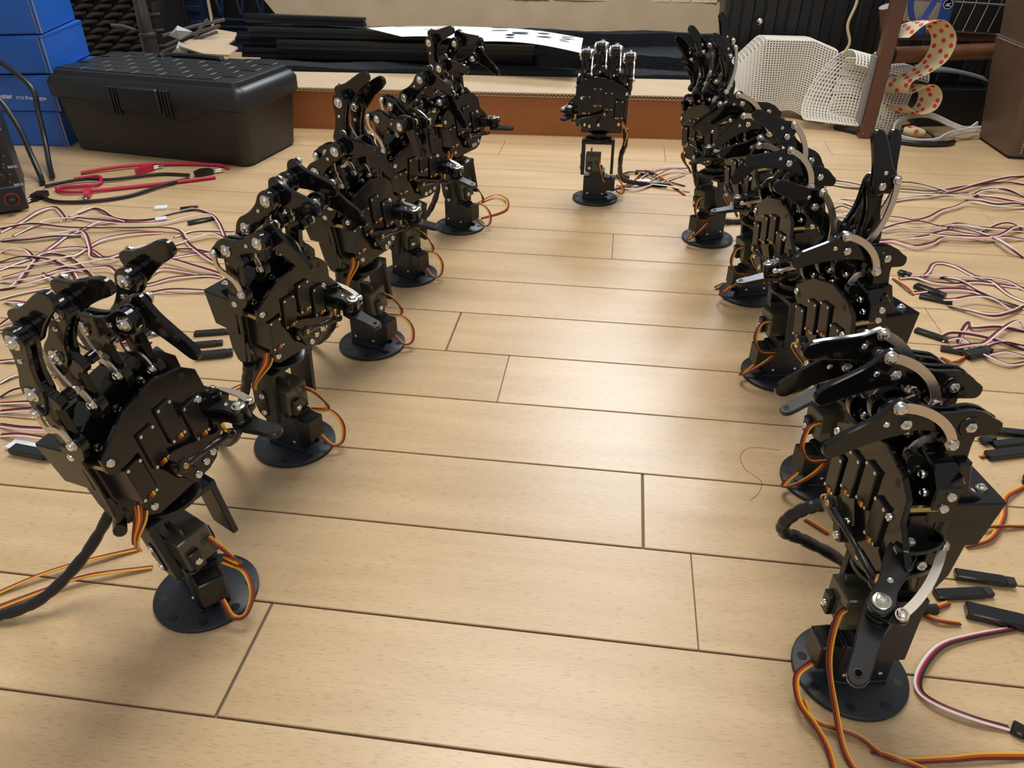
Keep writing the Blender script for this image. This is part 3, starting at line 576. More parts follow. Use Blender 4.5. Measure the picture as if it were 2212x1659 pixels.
CL = ['uppermost of three black taped connectors right of the front right base', 'middle one of three black taped connectors right of the front right base', 'nearest and largest black taped connector right of the front right base', 'uppermost black taped connector in the pair right of the front right fingers', 'thin black taped connector between two wider ones at the right edge', 'lower wide black taped connector right of the front right fingers', 'small black plug peeping out behind the front right fingers', 'black taped connector joined to an orange lead, right of the second right hand', 'slim shiny black connector just below the orange-lead connector on the right', 'small black plug behind the upright fingers on the right', 'black taped connector behind the front right knuckles, upper one', 'black taped connector behind the front right knuckles, lower one', 'square black connector at the end of the nearer right bundle', 'uppermost of three black connectors between the two front left hands', 'middle of three black connectors between the two front left hands', 'lowest of three black connectors between the two front left hands', 'black connector on the cables right of the middle hand', 'translucent white tag on the cables right of the middle hand', 'small dark connector close to the base of the middle hand', 'larger black connector at the top of the left cable tangle', 'small black connector at the top of the left cable tangle', 'white tag lying on the left cable tangle, nearer one', 'white tag standing out above the left cable tangle, farther one', 'white taped tag beside the front left hand', 'black taped connector under the white tag beside the front left hand', 'black plug at the end of the curling white cable, bottom right', 'slim black connector below the tag right of the middle hand', 'small black plug at the right edge above the orange lead']
for i, (k, x, y, a, L, W) in enumerate(CONN):
    lab = CL[i]; L = max(L, 8); W = min(max(W*2, 8), 15)
    g = G().box(-L/2, L/2, -W/2, W/2, 0, W*.5, .9) if k == 'b' else G().box(-L/2, L/2, -W/2, W/2, 0, W*.25, .4)
    root_ = obj('cable_connector' if k == 'b' else 'cable_tag', g.mesh('cable_connector', 'shrink' if k == 'b' else 'clear_tag'), None, T(x, y, .2+(1.5 if i % 3 == 0 else 0)) @ Rz(rad(a)))
    REL[root_.name] = root_.matrix_basis.copy()
    if k == 'b':
        obj('plug', G().box(L/2, L/2+7, -W*.4, W*.4, .5, W*.5, .4).mesh('plug', 'w_black'), root_, REL[root_.name])
        root_['label'] = lab; root_['category'] = 'connector'; root_['group'] = 'taped connectors on the floor'
    else: root_['label'] = lab; root_['category'] = 'tag'; root_['group'] = 'white cable tags'
h = obj('hair', G().tube(catmull([floorp for floorp in [(188, 640, .5), (160, 640, .5), (148, 625, .5), (150, 605, .5), (163, 588, .5), (158, 570, .5), (150, 560, .5)]], 6), .16, 4).mesh('hair', 'w_brown'), label='single curled brown hair lying on the floor between the rows', cat='hair')
# ---------------------------------------------------------------- toolbox
mat('tool', (.011, .0115, .012), .45, bump=.25, bscale=1200); mat('tool_lid', (.012, .0135, .016), .4, bump=.15, bscale=1200)
TB = T(-899, 1541, 0) @ Rz(rad(-9))
tb = bpy.data.objects.new('toolbox', None); C.objects.link(tb); tb.matrix_basis = TB; tb['label'] = 'black plastic toolbox with a ribbed lid at the back left'; tb['category'] = 'toolbox'
def rrect(hx, hy, r, n=4): return [(sx*(hx-r)+r*math.cos(a0+math.pi/2*k/n), sy*(hy-r)+r*math.sin(a0+math.pi/2*k/n)) for sx, sy, a0 in ((1, 1, 0), (-1, 1, math.pi/2), (-1, -1, math.pi), (1, -1, 1.5*math.pi)) for k in range(n+1)]
def loft(g, rings):
    n = len(rings[0][0]); v = [(x, y, z) for r, z in rings for x, y in r]; f = [tuple(range(n-1, -1, -1)), tuple(range((len(rings)-1)*n, len(rings)*n))]
    for k in range(len(rings)-1):
        for i in range(n): j = (i+1) % n; f.append((k*n+i, k*n+j, (k+1)*n+j, (k+1)*n+i))
    return g.add(v, f)
obj('tub', loft(G(), [(rrect(203, 88, 18), 0), (rrect(207, 92, 20), 4), (rrect(219, 102, 22), 122)]).mesh('tub', 'tool'), tb)
ld = obj('lid', loft(G(), [(rrect(221, 104, 22), 108), (rrect(227, 108, 22), 112), (rrect(227, 108, 22), 138), (rrect(219, 102, 18), 149), (rrect(213, 96, 16), 151), (rrect(211, 94, 16), 159), (rrect(207, 91, 14), 161)]).mesh('lid', 'tool_lid'), tb)
apron = rnd_poly([(-160, 118), (-140, 104), (-105, 90), (-70, 84), (70, 84), (105, 90), (140, 104), (160, 118)], 4)
obj('front_apron', G().prism(apron, 0, 9, 1.5).mesh('front_apron', 'tool'), ld, T(0, -98, 0) @ MTZ)
obj('latch', G().box(-46, 46, -116, -106, 96, 142, 3).mesh('latch', 'tool_lid'), ld)
for sx in (-1, 1):
    for k in range(3): obj('rib', G().box(sx*(52+k*7)-1.8, sx*(52+k*7)+1.8, -113, -102, 88, 140, .8).mesh('rib', 'tool_lid'), ld)
bk = G().box(-29, 29, -14, 14, 0, 2.4, .9).mesh('raised_tile', 'tool_lid')
for r in range(6):
    for c_ in range(7):
        x = -172+c_*61+(30 if r % 2 else 0)
        if x > 176 or (abs(x) < 62 and r == 5): continue
        obj('raised_tile', bk, ld, T(x, -75+r*31, 160.6))
obj('handle', G().tube(catmull([(-72, 60, 163), (-66, 74, 165), (0, 80, 166), (66, 74, 165), (72, 60, 163)], 6), 5, 8).mesh('handle', 'tool_lid'), ld)
# ---------------------------------------------------------------- blue boxes
mat('blue_card', (.012, .115, .52), .38, bump=.05, bscale=60, var=.08, vscale=12); mat('blue_edge', (.10, .32, .75), .5); mat('card_edge', (.42, .36, .30), .8); mat('print_white', (.62, .70, .78), .6)
def textmesh(txt, size, name, m, bold=0):
    cu = bpy.data.curves.new(name, 'FONT'); cu.body = txt; cu.size = size*U; cu.extrude = .00005; cu.offset = bold*U; cu.resolution_u = 2
    o = bpy.data.objects.new(name, cu); C.objects.link(o); dg = bpy.context.evaluated_depsgraph_get(); me = bpy.data.meshes.new_from_object(o.evaluated_get(dg)); bpy.data.objects.remove(o); bpy.data.curves.remove(cu)
    me.materials.clear(); me.materials.append(MATS[m]); return me
BL = ['lowest blue cardboard box of the stack behind the power supply', 'blue cardboard box printed For Faster PCB Prototype, second from the bottom', 'blue cardboard box third from the bottom, its side above the toolbox lid', 'topmost blue cardboard box of the stack at the left']
for i, (x, y, a, z) in enumerate([(-1146, 1500, 4, 0), (-1140, 1500, 6, 72), (-1138, 1504, 12, 146), (-1136, 1508, 16, 219)]):
    M = T(x, y, z) @ Rz(rad(a))
    e = bpy.data.objects.new('blue_box', None); C.objects.link(e); e.matrix_basis = M; e['label'] = BL[i]; e['category'] = 'box'; e['group'] = 'stack of blue cardboard boxes'
    obj('body', G().box(-290, 0, 0, 200, 0, 66).mesh('body', 'blue_card', 0), e)
    obj('lid', G().box(-291, 1, -1.2, 201, 65, 70.5, .6).mesh('lid', 'blue_card', 0), e)
    obj('front_flap', G().box(-286, -9, -2.2, 0, 2, 66, .5).mesh('front_flap', 'blue_card', 0), e)
    obj('flap_edge', G().box(-8, -7.2, -2.0, -.5, 1, 66).box(-.8, .6, -1.6, -.4, 1, 66).mesh('flap_edge', 'card_edge', 0), e)
    if i == 1:
        F = Matrix(((1, 0, 0, 0), (0, 0, -1, 0), (0, 1, 0, 0), (0, 0, 0, 1)))
        for tx, xx, sz, b in (('For', -142, 9, 0), ('Faster', -126, 14, .4), ('PCB', -84, 9, 0), ('Prototype', -65, 10.5, .25)):
            obj('printed_word', textmesh(tx, sz, 'printed_word', 'print_white', b), e, T(xx, -2.4, 26-.03*(xx+152)) @ F)
# ---------------------------------------------------------------- power supply with knobs
mat('psu', (.016, .018, .022), .4); mat('psu_red', (.45, .02, .02), .35)
PS = T(-984, 1143, 0) @ Rz(math.atan2(27, 36))
ps = bpy.data.objects.new('power_supply', None); C.objects.link(ps); ps.matrix_basis = PS; ps['label'] = 'small black bench power supply with two knobs at the left edge'; ps['category'] = 'power supply'
obj('housing', G().box(-110, -3, 3, 190, 6, 134, 2).mesh('housing', 'psu'), ps)
fp = obj('front_panel', G().box(-114, 0, -4, 4, 4, 138, 1.5).mesh('front_panel', 'psu'), ps)
obj('trim_line', G().box(-112, -3, -4.6, -3.8, 44, 45.2).mesh('trim_line', 'blue_edge'), fp)
obj('foot', G().box(-20, -6, 20, 34, 0, 6).mesh('foot', 'blackmatte'), ps); obj('foot', G().box(-104, -90, 20, 34, 0, 6).mesh('foot', 'blackmatte'), ps)
FP = Matrix(((1, 0, 0, 0), (0, 0, -1, 0), (0, 1, 0, 0), (0, 0, 0, 1)))
for kx, kz in ((-27, 94), (-27, 64)):
    kn = obj('knob', G().lathe([(13, 4), (13, 7), (10, 8), (9.2, 20), (8, 21)], 24).mesh('knob', 'blackmatte'), ps, T(kx, 0, kz) @ FP)
    for q in range(7):
        a = rad(-40+q*45); obj('tick', G().cyl(.8, 4.0, 4.3, 8).mesh('tick', 'print_white'), kn, T(kx+17*math.cos(a), 0, kz+17*math.sin(a)) @ FP)
    obj('printed_word', textmesh('MAX', 6.5, 'printed_word', 'print_white', .12), kn, T(kx+17, -4.3, kz-19) @ FP)
tr = obj('terminal', G().lathe([(10, 4), (10, 6), (6.5, 7), (6.5, 20), (4, 22)], 20).mesh('terminal', 'blackmatte'), ps, T(-20, 0, 24) @ FP); obj('terminal_ring', G().lathe([(11.5, 4), (11.5, 5.5), (9, 6)], 24).mesh('terminal_ring', 'psu_red'), tr, T(-20, 0, 24) @ FP)
# thick black mains leads, and red and black test leads with clips
mat('rubber', (.01, .01, .011), .35); mat('lead_red', (.50, .02, .06), .35)
def lead(nm, pts, r, m, lab, cat='cable', grp=None): 
    return obj(nm, G().tube(catmull(pts, 8), r, 8).mesh(nm, m, 60), None, None, lab, cat, grp)
lead('mains_cable', [(-1300, 1420, 200), (-1240, 1425, 196), (-1180, 1425, 180), (-1120, 1410, 140), (-1110, 1395, 95), (-1095, 1370, 50), (-1070, 1330, 20), (-1040, 1290, 8)], 5, 'rubber', 'thick black power cord curving in front of the blue boxes')
lead('mains_cable', [(-1260, 1330, 60), (-1200, 1340, 130), (-1150, 1345, 140), (-1110, 1330, 90), (-1085, 1310, 40), (-1060, 1285, 10), (-1040, 1260, 6)], 5, 'rubber', 'thick black power cord looped upright behind the power supply')
lead('mains_cable', [(-1330, 1380, 330), (-1270, 1375, 290), (-1230, 1370, 300), (-1215, 1420, 330)], 4.5, 'rubber', 'black cord hanging beside the topmost blue box')
lead('test_lead', [(-1010, 1330, 4), (-960, 1365, 6), (-905, 1395, 5), (-840, 1412, 4), (-770, 1415, 4), (-745, 1400, 4)], 3.2, 'lead_red', 'red test lead running along the toolbox front')
lead('test_lead', [(-1000, 1295, 4), (-960, 1310, 6), (-940, 1270, 5), (-1000, 1245, 4), (-960, 1225, 5), (-880, 1265, 4), (-800, 1310, 4), (-745, 1345, 4)], 3.2, 'lead_red', 'red test lead coiled in front of the toolbox corner')
lead('test_lead', [(-1030, 1250, 4), (-980, 1290, 6), (-930, 1300, 5), (-860, 1345, 4), (-800, 1350, 4)], 3, 'rubber', 'thin black test lead crossing the red coil')
lead('test_lead', [(-1020, 1210, 4), (-960, 1180, 4), (-900, 1190, 4), (-850, 1225, 4), (-820, 1280, 5), (-790, 1330, 4)], 3.2, 'rubber', 'black test lead curving nearest the viewer')
def clip(x, y, a, m, lab):
    e = bpy.data.objects.new('alligator_clip', None); C.objects.link(e); e.matrix_basis = T(x, y, 0) @ Rz(rad(a)); e['label'] = lab; e['category'] = 'clip'; e['group'] = 'test lead clips'
    obj('boot', loft(G(), [([(-4, -4), (4, -4), (4, 4), (-4, 4)], 0), ([(-7, -6), (7, -6), (7, 6), (-7, 6)], 14), ([(-6, -5), (6, -5), (6, 5), (-6, 5)], 30), ([(-3, -3), (3, -3), (3, 3), (-3, 3)], 36)]).mesh('boot', m), e, T(0, 0, 6) @ Matrix.Rotation(rad(90), 4, 'Y'))
    obj('jaw', G().box(34, 56, -2.4, 2.4, 6.6, 8.4, .4).mesh('jaw', 'steel'), e); obj('jaw', G().box(34, 56, -2.4, 2.4, 3.4, 5.2, .4).mesh('jaw', 'steel'), e)
clip(-790, 1350, 40, 'rubber', 'black alligator clip by the toolbox'); clip(-905, 1345, 60, 'lead_red', 'red alligator clip standing on the test leads'); clip(-935, 1240, -65, 'lead_red', 'red alligator clip pointing towards the viewer'); clip(-1000, 1215, -100, 'rubber', 'black alligator clip beside the power supply')
# ---------------------------------------------------------------- long open cardboard box with foam, black profiles and a booklet
mat('card_in', (.47, .36, .235), .85, var=.05, vscale=18, bump=.1, bscale=30); mat('card_out', (.30, .105, .030), .55, var=.06, vscale=14); mat('card_back', (.33, .255, .17), .85, var=.07, vscale=15)
mat('flute', (.35, .27, .19), .9); mat('foam', (.020, .023, .029), .95, bump=1.0, bscale=260, var=.35, vscale=220, spec=.15); mat('profile', (.017, .018, .02), .32); mat('paper', (.80, .83, .88), .6); mat('ink', (.03, .032, .04), .6)
cb = bpy.data.objects.new('cardboard_box', None); C.objects.link(cb); cb.matrix_basis = T(-296, 1729, 0) @ Rz(rad(2.6)); cb['label'] = 'long open cardboard box with brown outside lying across the back'; cb['category'] = 'cardboard box'
obj('front_wall', G().box(-650, 560, 0, 5, 0, 84).mesh('front_wall', 'card_out', 0), cb)
fl_ = obj('front_flap', G().add([(-650, -4, 90), (560, -4, 93), (560, 168, 92), (-650, 168, 88), (-650, -4, 87), (560, -4, 90), (560, 168, 89), (-650, 168, 85)], [(0, 1, 2, 3), (7, 6, 5, 4), (0, 4, 5, 1), (1, 5, 6, 2), (2, 6, 7, 3), (3, 7, 4, 0)]).mesh('front_flap', 'card_in', 0), cb)
fg = G(); x = -650
while x < 560:
    fg.tube([(x, -4.6, 85.2), (x+4, -4.6, 88.4), (x+8, -4.6, 85.2)], .7, 4); x += 8
obj('corrugated_edge', fg.mesh('corrugated_edge', 'flute', 0), fl_, kind='stuff'); obj('edge_liner', G().box(-650, 560, -5, -3, 83.2, 84.6).mesh('edge_liner', 'card_in', 0), fl_)
obj('bottom', G().box(-650, 560, 5, 420, 0, 4).mesh('bottom', 'card_in', 0), cb); obj('back_wall', G().box(-650, 560, 416, 421, 0, 120).mesh('back_wall', 'card_in', 0), cb)
bf = []
for k in range(25):
    t = k/24; x0 = -590+t*1150; bf.append((x0, 415+6*math.sin(t*9), 150-14*t)); 
v = []; 
for k in range(25):
    t = k/24; xb = -572+t*1128; xt = -655+t*1210; v += [(xb, 414, 150-12*t), (xt, 470, 224+5*math.sin(t*17)+3*math.sin(t*41)), (xt, 475, 224+5*math.sin(t*17)+3*math.sin(t*41)), (xb, 419, 148-12*t)]
f = []
for k in range(24):
    for i in range(4): j = (i+1) % 4; f.append((k*4+i, k*4+j, (k+1)*4+j, (k+1)*4+i))
f += [(0, 1, 2, 3), (99, 98, 97, 96)]
bfl = obj('back_flap', G().add(v, f).mesh('back_flap', 'card_back', 30), cb)
rt_ = random.Random(5)
tg = G()
for k in range(70):
    xx = -640+k*17+rt_.uniform(-5, 5); L = rt_.uniform(8, 34); tg.add([(xx, 466, 219), (xx+L, 464, 218), (xx+L*1.3, 471, 228+rt_.uniform(0, 3)), (xx+3, 472, 227)], [(0, 1, 2, 3)])
obj('torn_paper', tg.mesh('torn_paper', 'card_in', 0), bfl, kind='stuff')
for (nm, x0, x1, y0, y1, z0, z1, lab) in (('foam_strip', -640, 555, 172, 246, 4, 98, 'dark grey foam strip along the front of the cardboard box'), ('foam_strip', -640, 555, 378, 414, 4, 156, 'dark grey foam strip against the back of the cardboard box'), ('foam_strip', 205, 556, 252, 372, 4, 126, 'short dark grey foam strip right of the booklet in the box')):
    g = G(); nx = 60; ny = 5
    P = [(x0+(x1-x0)*i/nx, y0+(y1-y0)*j/ny) for j in range(ny+1) for i in range(nx+1)]
    vv = [(a, b, z1+2.5*math.sin(a*.021+b*.03)+.6*math.sin(a*.11+b)) for a, b in P]; n0 = len(vv); vv += [(a, b, z0) for a, b in P]
    ff = []
    for j in range(ny):
        for i in range(nx): q = j*(nx+1)+i; ff += [(q, q+1, q+nx+2, q+nx+1), (n0+q+nx+1, n0+q+nx+2, n0+q+1, n0+q)]
    for i in range(nx): q = i; ff.append((q, n0+q, n0+q+1, q+1)); q = ny*(nx+1)+i; ff.append((q+1, n0+q+1, n0+q, q))
    for j in range(ny): q = j*(nx+1); ff.append((q+nx+1, n0+q+nx+1, n0+q, q)); q += nx; ff.append((q, n0+q, n0+q+nx+1, q+nx+1))
    M = cb.matrix_basis.copy(); obj(nm, g.add(vv, ff).mesh(nm, 'foam', 60), None, M, lab, 'foam', 'foam strips in the cardboard box')
def slot(L): return lambda: G().prism([(-10, -10), (-3, -10), (-3, -6), (3, -6), (3, -10), (10, -10), (10, -3), (6, -3), (6, 3), (10, 3), (10, 10), (3, 10), (3, 6), (-3, 6), (-3, 10), (-10, 10), (-10, 3), (-6, 3), (-6, -3), (-10, -3)], 0, L, .4)
PB = [(-975, 2063, 128, 2.6, 560), (-985, 2062, 106, 2.6, 770), (-990, 2040, 128, 2.6, 780), (-868, 2026, 106, 2.6, 660), (-960, 1996, 106, 2.6, 740), (-862, 1992, 128, 2.2, 650), (-945, 2022, 150, 2.8, 600), (-985, 2100, 172, -4, 330)]
LBP = ['black slotted metal bar lying across the top of the back foam', 'black slotted metal bar between the two longest bars', 'longest black slotted metal bar, its end by the torn cardboard', 'black slotted metal bar starting further right, under the booklet', 'black slotted metal bar in front of the others, low in the box', 'nearest black slotted metal bar, next to the front foam', 'black slotted metal bar lying on top of the others', 'slanting black slotted metal bar at the rear of the pile']
for i, (x, y, z, a, L) in enumerate(PB):
    obj('slotted_bar', cached('bar%d' % L, slot(L), 'profile', 0), None, T(x, y, z) @ Rz(rad(a)) @ Matrix.Rotation(rad(90), 4, 'Y'), LBP[i], 'metal bar', 'slotted bars in the cardboard box')
# booklet
def sheet(c4, amp, n=12):
    a, b, c, d = [Vector(p) for p in c4]; v = []; f = []
    for j in range(7):
        for i in range(n+1):
            s, t = i/n, j/6; p = (a*(1-s)+b*s)*(1-t)+(d*(1-s)+c*s)*t; p.z += amp*math.sin(math.pi*s)*(1-.3*t); v.append(p)
    m0 = len(v); v += [(p[0], p[1], p[2]-.5) for p in v]
    for j in range(6):
        for i in range(n): q = j*(n+1)+i; f += [(q, q+1, q+n+2, q+n+1), (m0+q+n+1, m0+q+n+2, m0+q+1, m0+q)]
    for i in range(n): f += [(i, m0+i, m0+i+1, i+1), (6*(n+1)+i+1, m0+6*(n+1)+i+1, m0+6*(n+1)+i, 6*(n+1)+i)]
    return G().add(v, f)
bkl = bpy.data.objects.new('booklet', None); C.objects.link(bkl); bkl.location = (-.36, 2.0, .16); REL[bkl.name] = T(-360, 2000, 160); bkl['label'] = 'open white instruction booklet lying on the black bars'; bkl['category'] = 'booklet'
pgL = obj('page', sheet([(-520, 1920, 166), (-345, 1895, 164), (-362, 2075, 168), (-640, 2030, 166)], 5).mesh('page', 'paper', 60), bkl, Matrix.Identity(4)); pgR = obj('page', sheet([(-345, 1895, 164), (-92, 1842, 156), (-96, 2020, 158), (-362, 2075, 168)], 9).mesh('page', 'paper', 60), bkl, Matrix.Identity(4))
def mark(nm, pts, z, lift=1.2): obj(nm, G().prism(pts, 0, .15).mesh(nm, 'ink', 0), pgR, T(0, 0, z))
for (x, y, w_, d_) in ((-300, 2025, 36, 13), (-245, 1985, 34, 14), (-190, 2005, 24, 9), (-185, 1960, 30, 9), (-130, 1985, 26, 9), (-135, 1945, 20, 9)):
    mark('printed_figure', rnd_poly([(x-w_/2, y-d_/2), (x, y-d_/2-2), (x+w_/2, y-d_/2), (x+w_/2+3, y), (x+w_/2, y+d_/2), (x, y+d_/2+1), (x-w_/2, y+d_/2), (x-w_/2-3, y)], 2), 175.4-.06*(x+300))
ring = G().lathe([(11, 0), (11, .3), (9, .3), (9, 0)], 24); obj('printed_figure', ring.mesh('printed_figure', 'ink', 0), pgR, T(-262, 1930, 174.5))
for k in range(6): mark('printed_line', [(-330+k*36, 2052-k*7), (-300+k*36, 2047-k*7), (-300+k*36, 2049-k*7), (-330+k*36, 2054-k*7)], 173-k*.9)
obj('printed_figure', G().tube([(-560, 2010, 172.5), (-470, 2040, 172.5), (-420, 2030, 172.5), (-480, 1985, 172.5)], .7, 4).mesh('printed_figure', 'flute'), pgL, Matrix.Identity(4)); obj('printed_figure', G().box(-640, -628, 2022, 2027, 169.5, 169.8).mesh('printed_figure', 'ink'), pgL, Matrix.Identity(4))
# torn cardboard, plastic scraps
tcp = [(-1055, 1859), (-1068, 1960), (-1072, 2100), (-996, 2056), (-960, 1960), (-950, 1900), (-905, 1860), (-885, 1768), (-947, 1772)]
tc = obj('torn_cardboard', G().prism(tcp, 0, 4, .3).mesh('torn_cardboard', 'card_in', 0), None, T(0, 0, 138), 'torn piece of beige cardboard behind the toolbox', 'cardboard'); REL[tc.name] = T(0, 0, 138)
obj('crease', G().box(-1060, -955, 1950, 1952, 4, 4.7).mesh('crease', 'paper'), tc, T(0, 0, 138))
mat('bagw', (.45, .50, .50), .3)
def crump(pts, m): 
    g = G(); n = len(pts); c = sum((Vector(p) for p in pts), Vector())/n; v = [tuple(c+Vector((0, -12, 8)))]+list(pts)+[tuple(c+Vector((0, 14, -4)))]
    return g.add(v, [(0, 1+i, 1+(i+1) % n) for i in range(n)]+[(n+1, 1+(i+1) % n, 1+i) for i in range(n)]).mesh('plastic_scrap', m, 20)
obj('plastic_scrap', crump([(-1096, 1860, 112), (-1042, 1858, 112), (-1030, 1862, 140), (-1055, 1866, 150), (-1062, 1864, 128)], 'bagw'), label='crumpled white plastic bag standing behind the toolbox', cat='plastic bag'); obj('plastic_scrap', crump([(-1082, 1875, 160), (-1055, 1875, 152), (-1022, 1880, 170), (-1060, 1884, 182)], 'bagw'), label='grey plastic scrap above the white bag behind the toolbox', cat='plastic scrap')
# brown rack post, wicker basket
mat('post', (.040, .032, .027), .35); mat('wicker', (.022, .020, .017), .45); mat('wicker_light', (.10, .085, .07), .5); mat('dark', (.006, .006, .007), .7)
po = obj('rack_post', G().lathe([(19, 0), (19, 152), (21, 154), (21, 160), (16, 163), (16, 206), (15, 208), (15, 420)], 24).mesh('rack_post', 'post'), None, T(-1152, 1900, 0), 'dark brown metal post with a collar behind the toolbox', 'post')
bs = bpy.data.objects.new('wicker_basket', None); C.objects.link(bs); bs.location = (-1.25, 2.05, 0); REL[bs.name] = T(-1250, 2050, 0); bs['label'] = 'dark woven wicker basket behind the metal post'; bs['category'] = 'basket'
obj('body', G().box(-1500, -1232, 2075, 2300, 0, 330, 4).mesh('body', 'dark', 0), bs, Matrix.Identity(4))
for k in range(15):
    for s in range(5):
        x = -1466+s*52+(26 if k % 2 else 0); y = 2066
        obj('strand', cached('strand', lambda: G().tube([(-27, 4, -2), (-14, -3, 1), (0, -6, 3), (14, -3, 2), (27, 4, 0)], 5.5, 6), 'wicker', 60), bs, T(x, y, 40+k*19) @ Matrix.Rotation(rad(-9), 4, 'Y'))
for i, (p, q_) in enumerate([((-1140, 1925, 112), (-1000, 1960, 158)), ((-1130, 1930, 150), (-1010, 2030, 176)), ((-1128, 1935, 128), (-1005, 1990, 168)), ((-1050, 1940, 150), (-1018, 1960, 186)), ((-1240, 1900, 176), (-1172, 1890, 168))]):
    obj('twig', G().tube([p, tuple((Vector(p)+Vector(q_))/2+Vector((0, 0, 3))), q_], 4, 6).mesh('twig', 'wicker_light', 60), bs, Matrix.Identity(4))
mat('tan', (.16, .085, .04), .7); obj('wooden_tray', G().box(-1240, -1010, 1935, 1990, 0, 100, 2).mesh('wooden_tray', 'tan', 0), label='brown wooden box edge behind the rack post', cat='box')
# navy crate
mat('navy', (.010, .022, .060), .4); mat('crate_stuff', (.07, .085, .10), .5)
cr = bpy.data.objects.new('plastic_crate', None); C.objects.link(cr); cr.location = (-1.0, 2.25, 0); REL[cr.name] = T(-1000, 2250, 0); cr['label'] = 'navy blue lattice-sided plastic crate behind the cardboard box'; cr['category'] = 'crate'
def cbx(nm, *a, m='navy', ch=1.5): obj(nm, G().box(*a, ch).mesh(nm, m), cr, Matrix.Identity(4))
cbx('bottom_rail', -1190, 240, 2240, 2262, 60, 118); cbx('rail', -1150, 240, 2236, 2256, 124, 130); cbx('rail', -1150, 240, 2236, 2256, 142, 147); cbx('corner_post', -1220, -1168, 2228, 2262, 40, 330); cbx('inner_panel', -1180, 240, 2300, 2306, 60, 330, m='dark'); cbx('top_rail', -1190, 240, 2240, 2262, 300, 330); cbx('floor_panel', -1190, 240, 2262, 2420, 60, 66)
for k in range(5): cbx('corner_clip', -1212, -1176, 2222, 2232, 50+k*38, 66+k*38)
for k in range(45):
    x = -1140+k*30; s = 16 if k % 2 else -16
    obj('lattice_bar', G().tube([(x-s, 2248, 146), (x+s, 2248, 300)], 4.2, 6).mesh('lattice_bar', 'navy', 60), cr, Matrix.Identity(4))
rb_ = random.Random(2); PACKS = [('small red and white packet', (.42, .05, .05)), ('small pale packet', (.5, .55, .6)), ('small green packet', (.03, .16, .05)), ('small orange packet', (.5, .2, .04))]
for k in range(10):
    nm, c_ = PACKS[k % 4]; mat('pack%d' % (k % 4), c_, .4); x = -330+k*42
    obj('packet', G().box(x, x+22+rb_.random()*10, 2268, 2280, 200, 236+rb_.random()*14, 1.5).mesh('packet', 'pack%d' % (k % 4)), label=nm+' inside the navy crate', cat='packet', group='packets inside the navy crate, '+nm)
# black case on the right
mat('case', (.009, .010, .012), .38, bump=.15, bscale=400)
ca = bpy.data.objects.new('black_case', None); C.objects.link(ca); ca.location = (.48, 2.2, 0); REL[ca.name] = T(480, 2200, 0); ca['label'] = 'large black ribbed plastic case with a silver bolt at the back'; ca['category'] = 'case'
obj('shell', G().box(255, 1000, 2150, 2500, 0, 360, 8).mesh('shell', 'case'), ca, Matrix.Identity(4))
for k in range(13): x = 285+k*55; obj('rib', G().box(x, x+30, 2139, 2152, 10, 350, 4).mesh('rib', 'case'), ca, Matrix.Identity(4))
obj('bolt', G().lathe([(8, 0), (8, 3), (5, 6), (4.6, 12), (2, 14)], 16).mesh('bolt', 'steel'), ca, ZM((331, 2139, 188), (0, -1, 0)))
# white non-slip mats: woven tubes draped in folds
mat('mesh_white', (.72, .70, .64), .7)
def matnet(fn, nu, nv, lab, r=1.45):
    e = bpy.data.objects.new('non_slip_mat', None); C.objects.link(e); p0 = fn(.5, 0); e.location = p0*U; REL[e.name] = T(*p0); e['label'] = lab; e['category'] = 'mat'; e['group'] = 'white non-slip mats'
    g = G()
    for i in range(nu+1): g.tube([fn(i/nu, k/(nv*1)) for k in range(nv+1)], r*1.35, 5)
    o = obj('cords', g.mesh('cords', 'mesh_white', 60), e, Matrix.Identity(4), kind='stuff')
    g = G()
    for j in range(nv+1): g.tube([fn(k/nu, j/nv) for k in range(nu+1)], r, 5)
    obj('cross_cords', g.mesh('cross_cords', 'mesh_white', 60), e, Matrix.Identity(4), kind='stuff')
def netA(u, v):      # tall draped fold
    x = 268+u*225; top = 172-60*max(0, .25-u)/.25-20*max(0, u-.75)/.25
    if v < .22: y = 2090-(v/.22)*110; z = top-8+8*math.sin(v/.22*1.57)
    else: y = 1980-30*(v-.22)-30*math.sin(u*7.5+.6)*(v-.1); z = top-(v-.22)/.78*(top-6-26*max(0, .6-u)-14*(.5+.5*math.sin(u*11+1)))
    return Vector((x+10*v*math.sin(u*5), y+10*math.sin(u*9)*v, z))
def netB(u, v):
    a = 2*math.pi*(.62*v-.05); R = 62-10*u
    cx = 470+u*150+40*math.cos(a)*.3; return Vector((cx+34*math.cos(a), 1905+R*math.sin(a)*.9-u*30, 92-u*18+R*1.15*math.cos(a-.5)))
def netC(u, v): return Vector((498+u*150-18*v, 1912-40*u+12*math.sin(v*5), 150-v*142-40*u*(1-v)+8*math.sin(u*6)))
matnet(netA, 34, 40, 'large white non-slip mesh mat draped behind the right row of hands'); matnet(netB, 22, 34, 'rolled white non-slip mesh mat beside the brown table leg'); matnet(netC, 22, 22, 'white non-slip mesh mat spread behind the brown table leg')
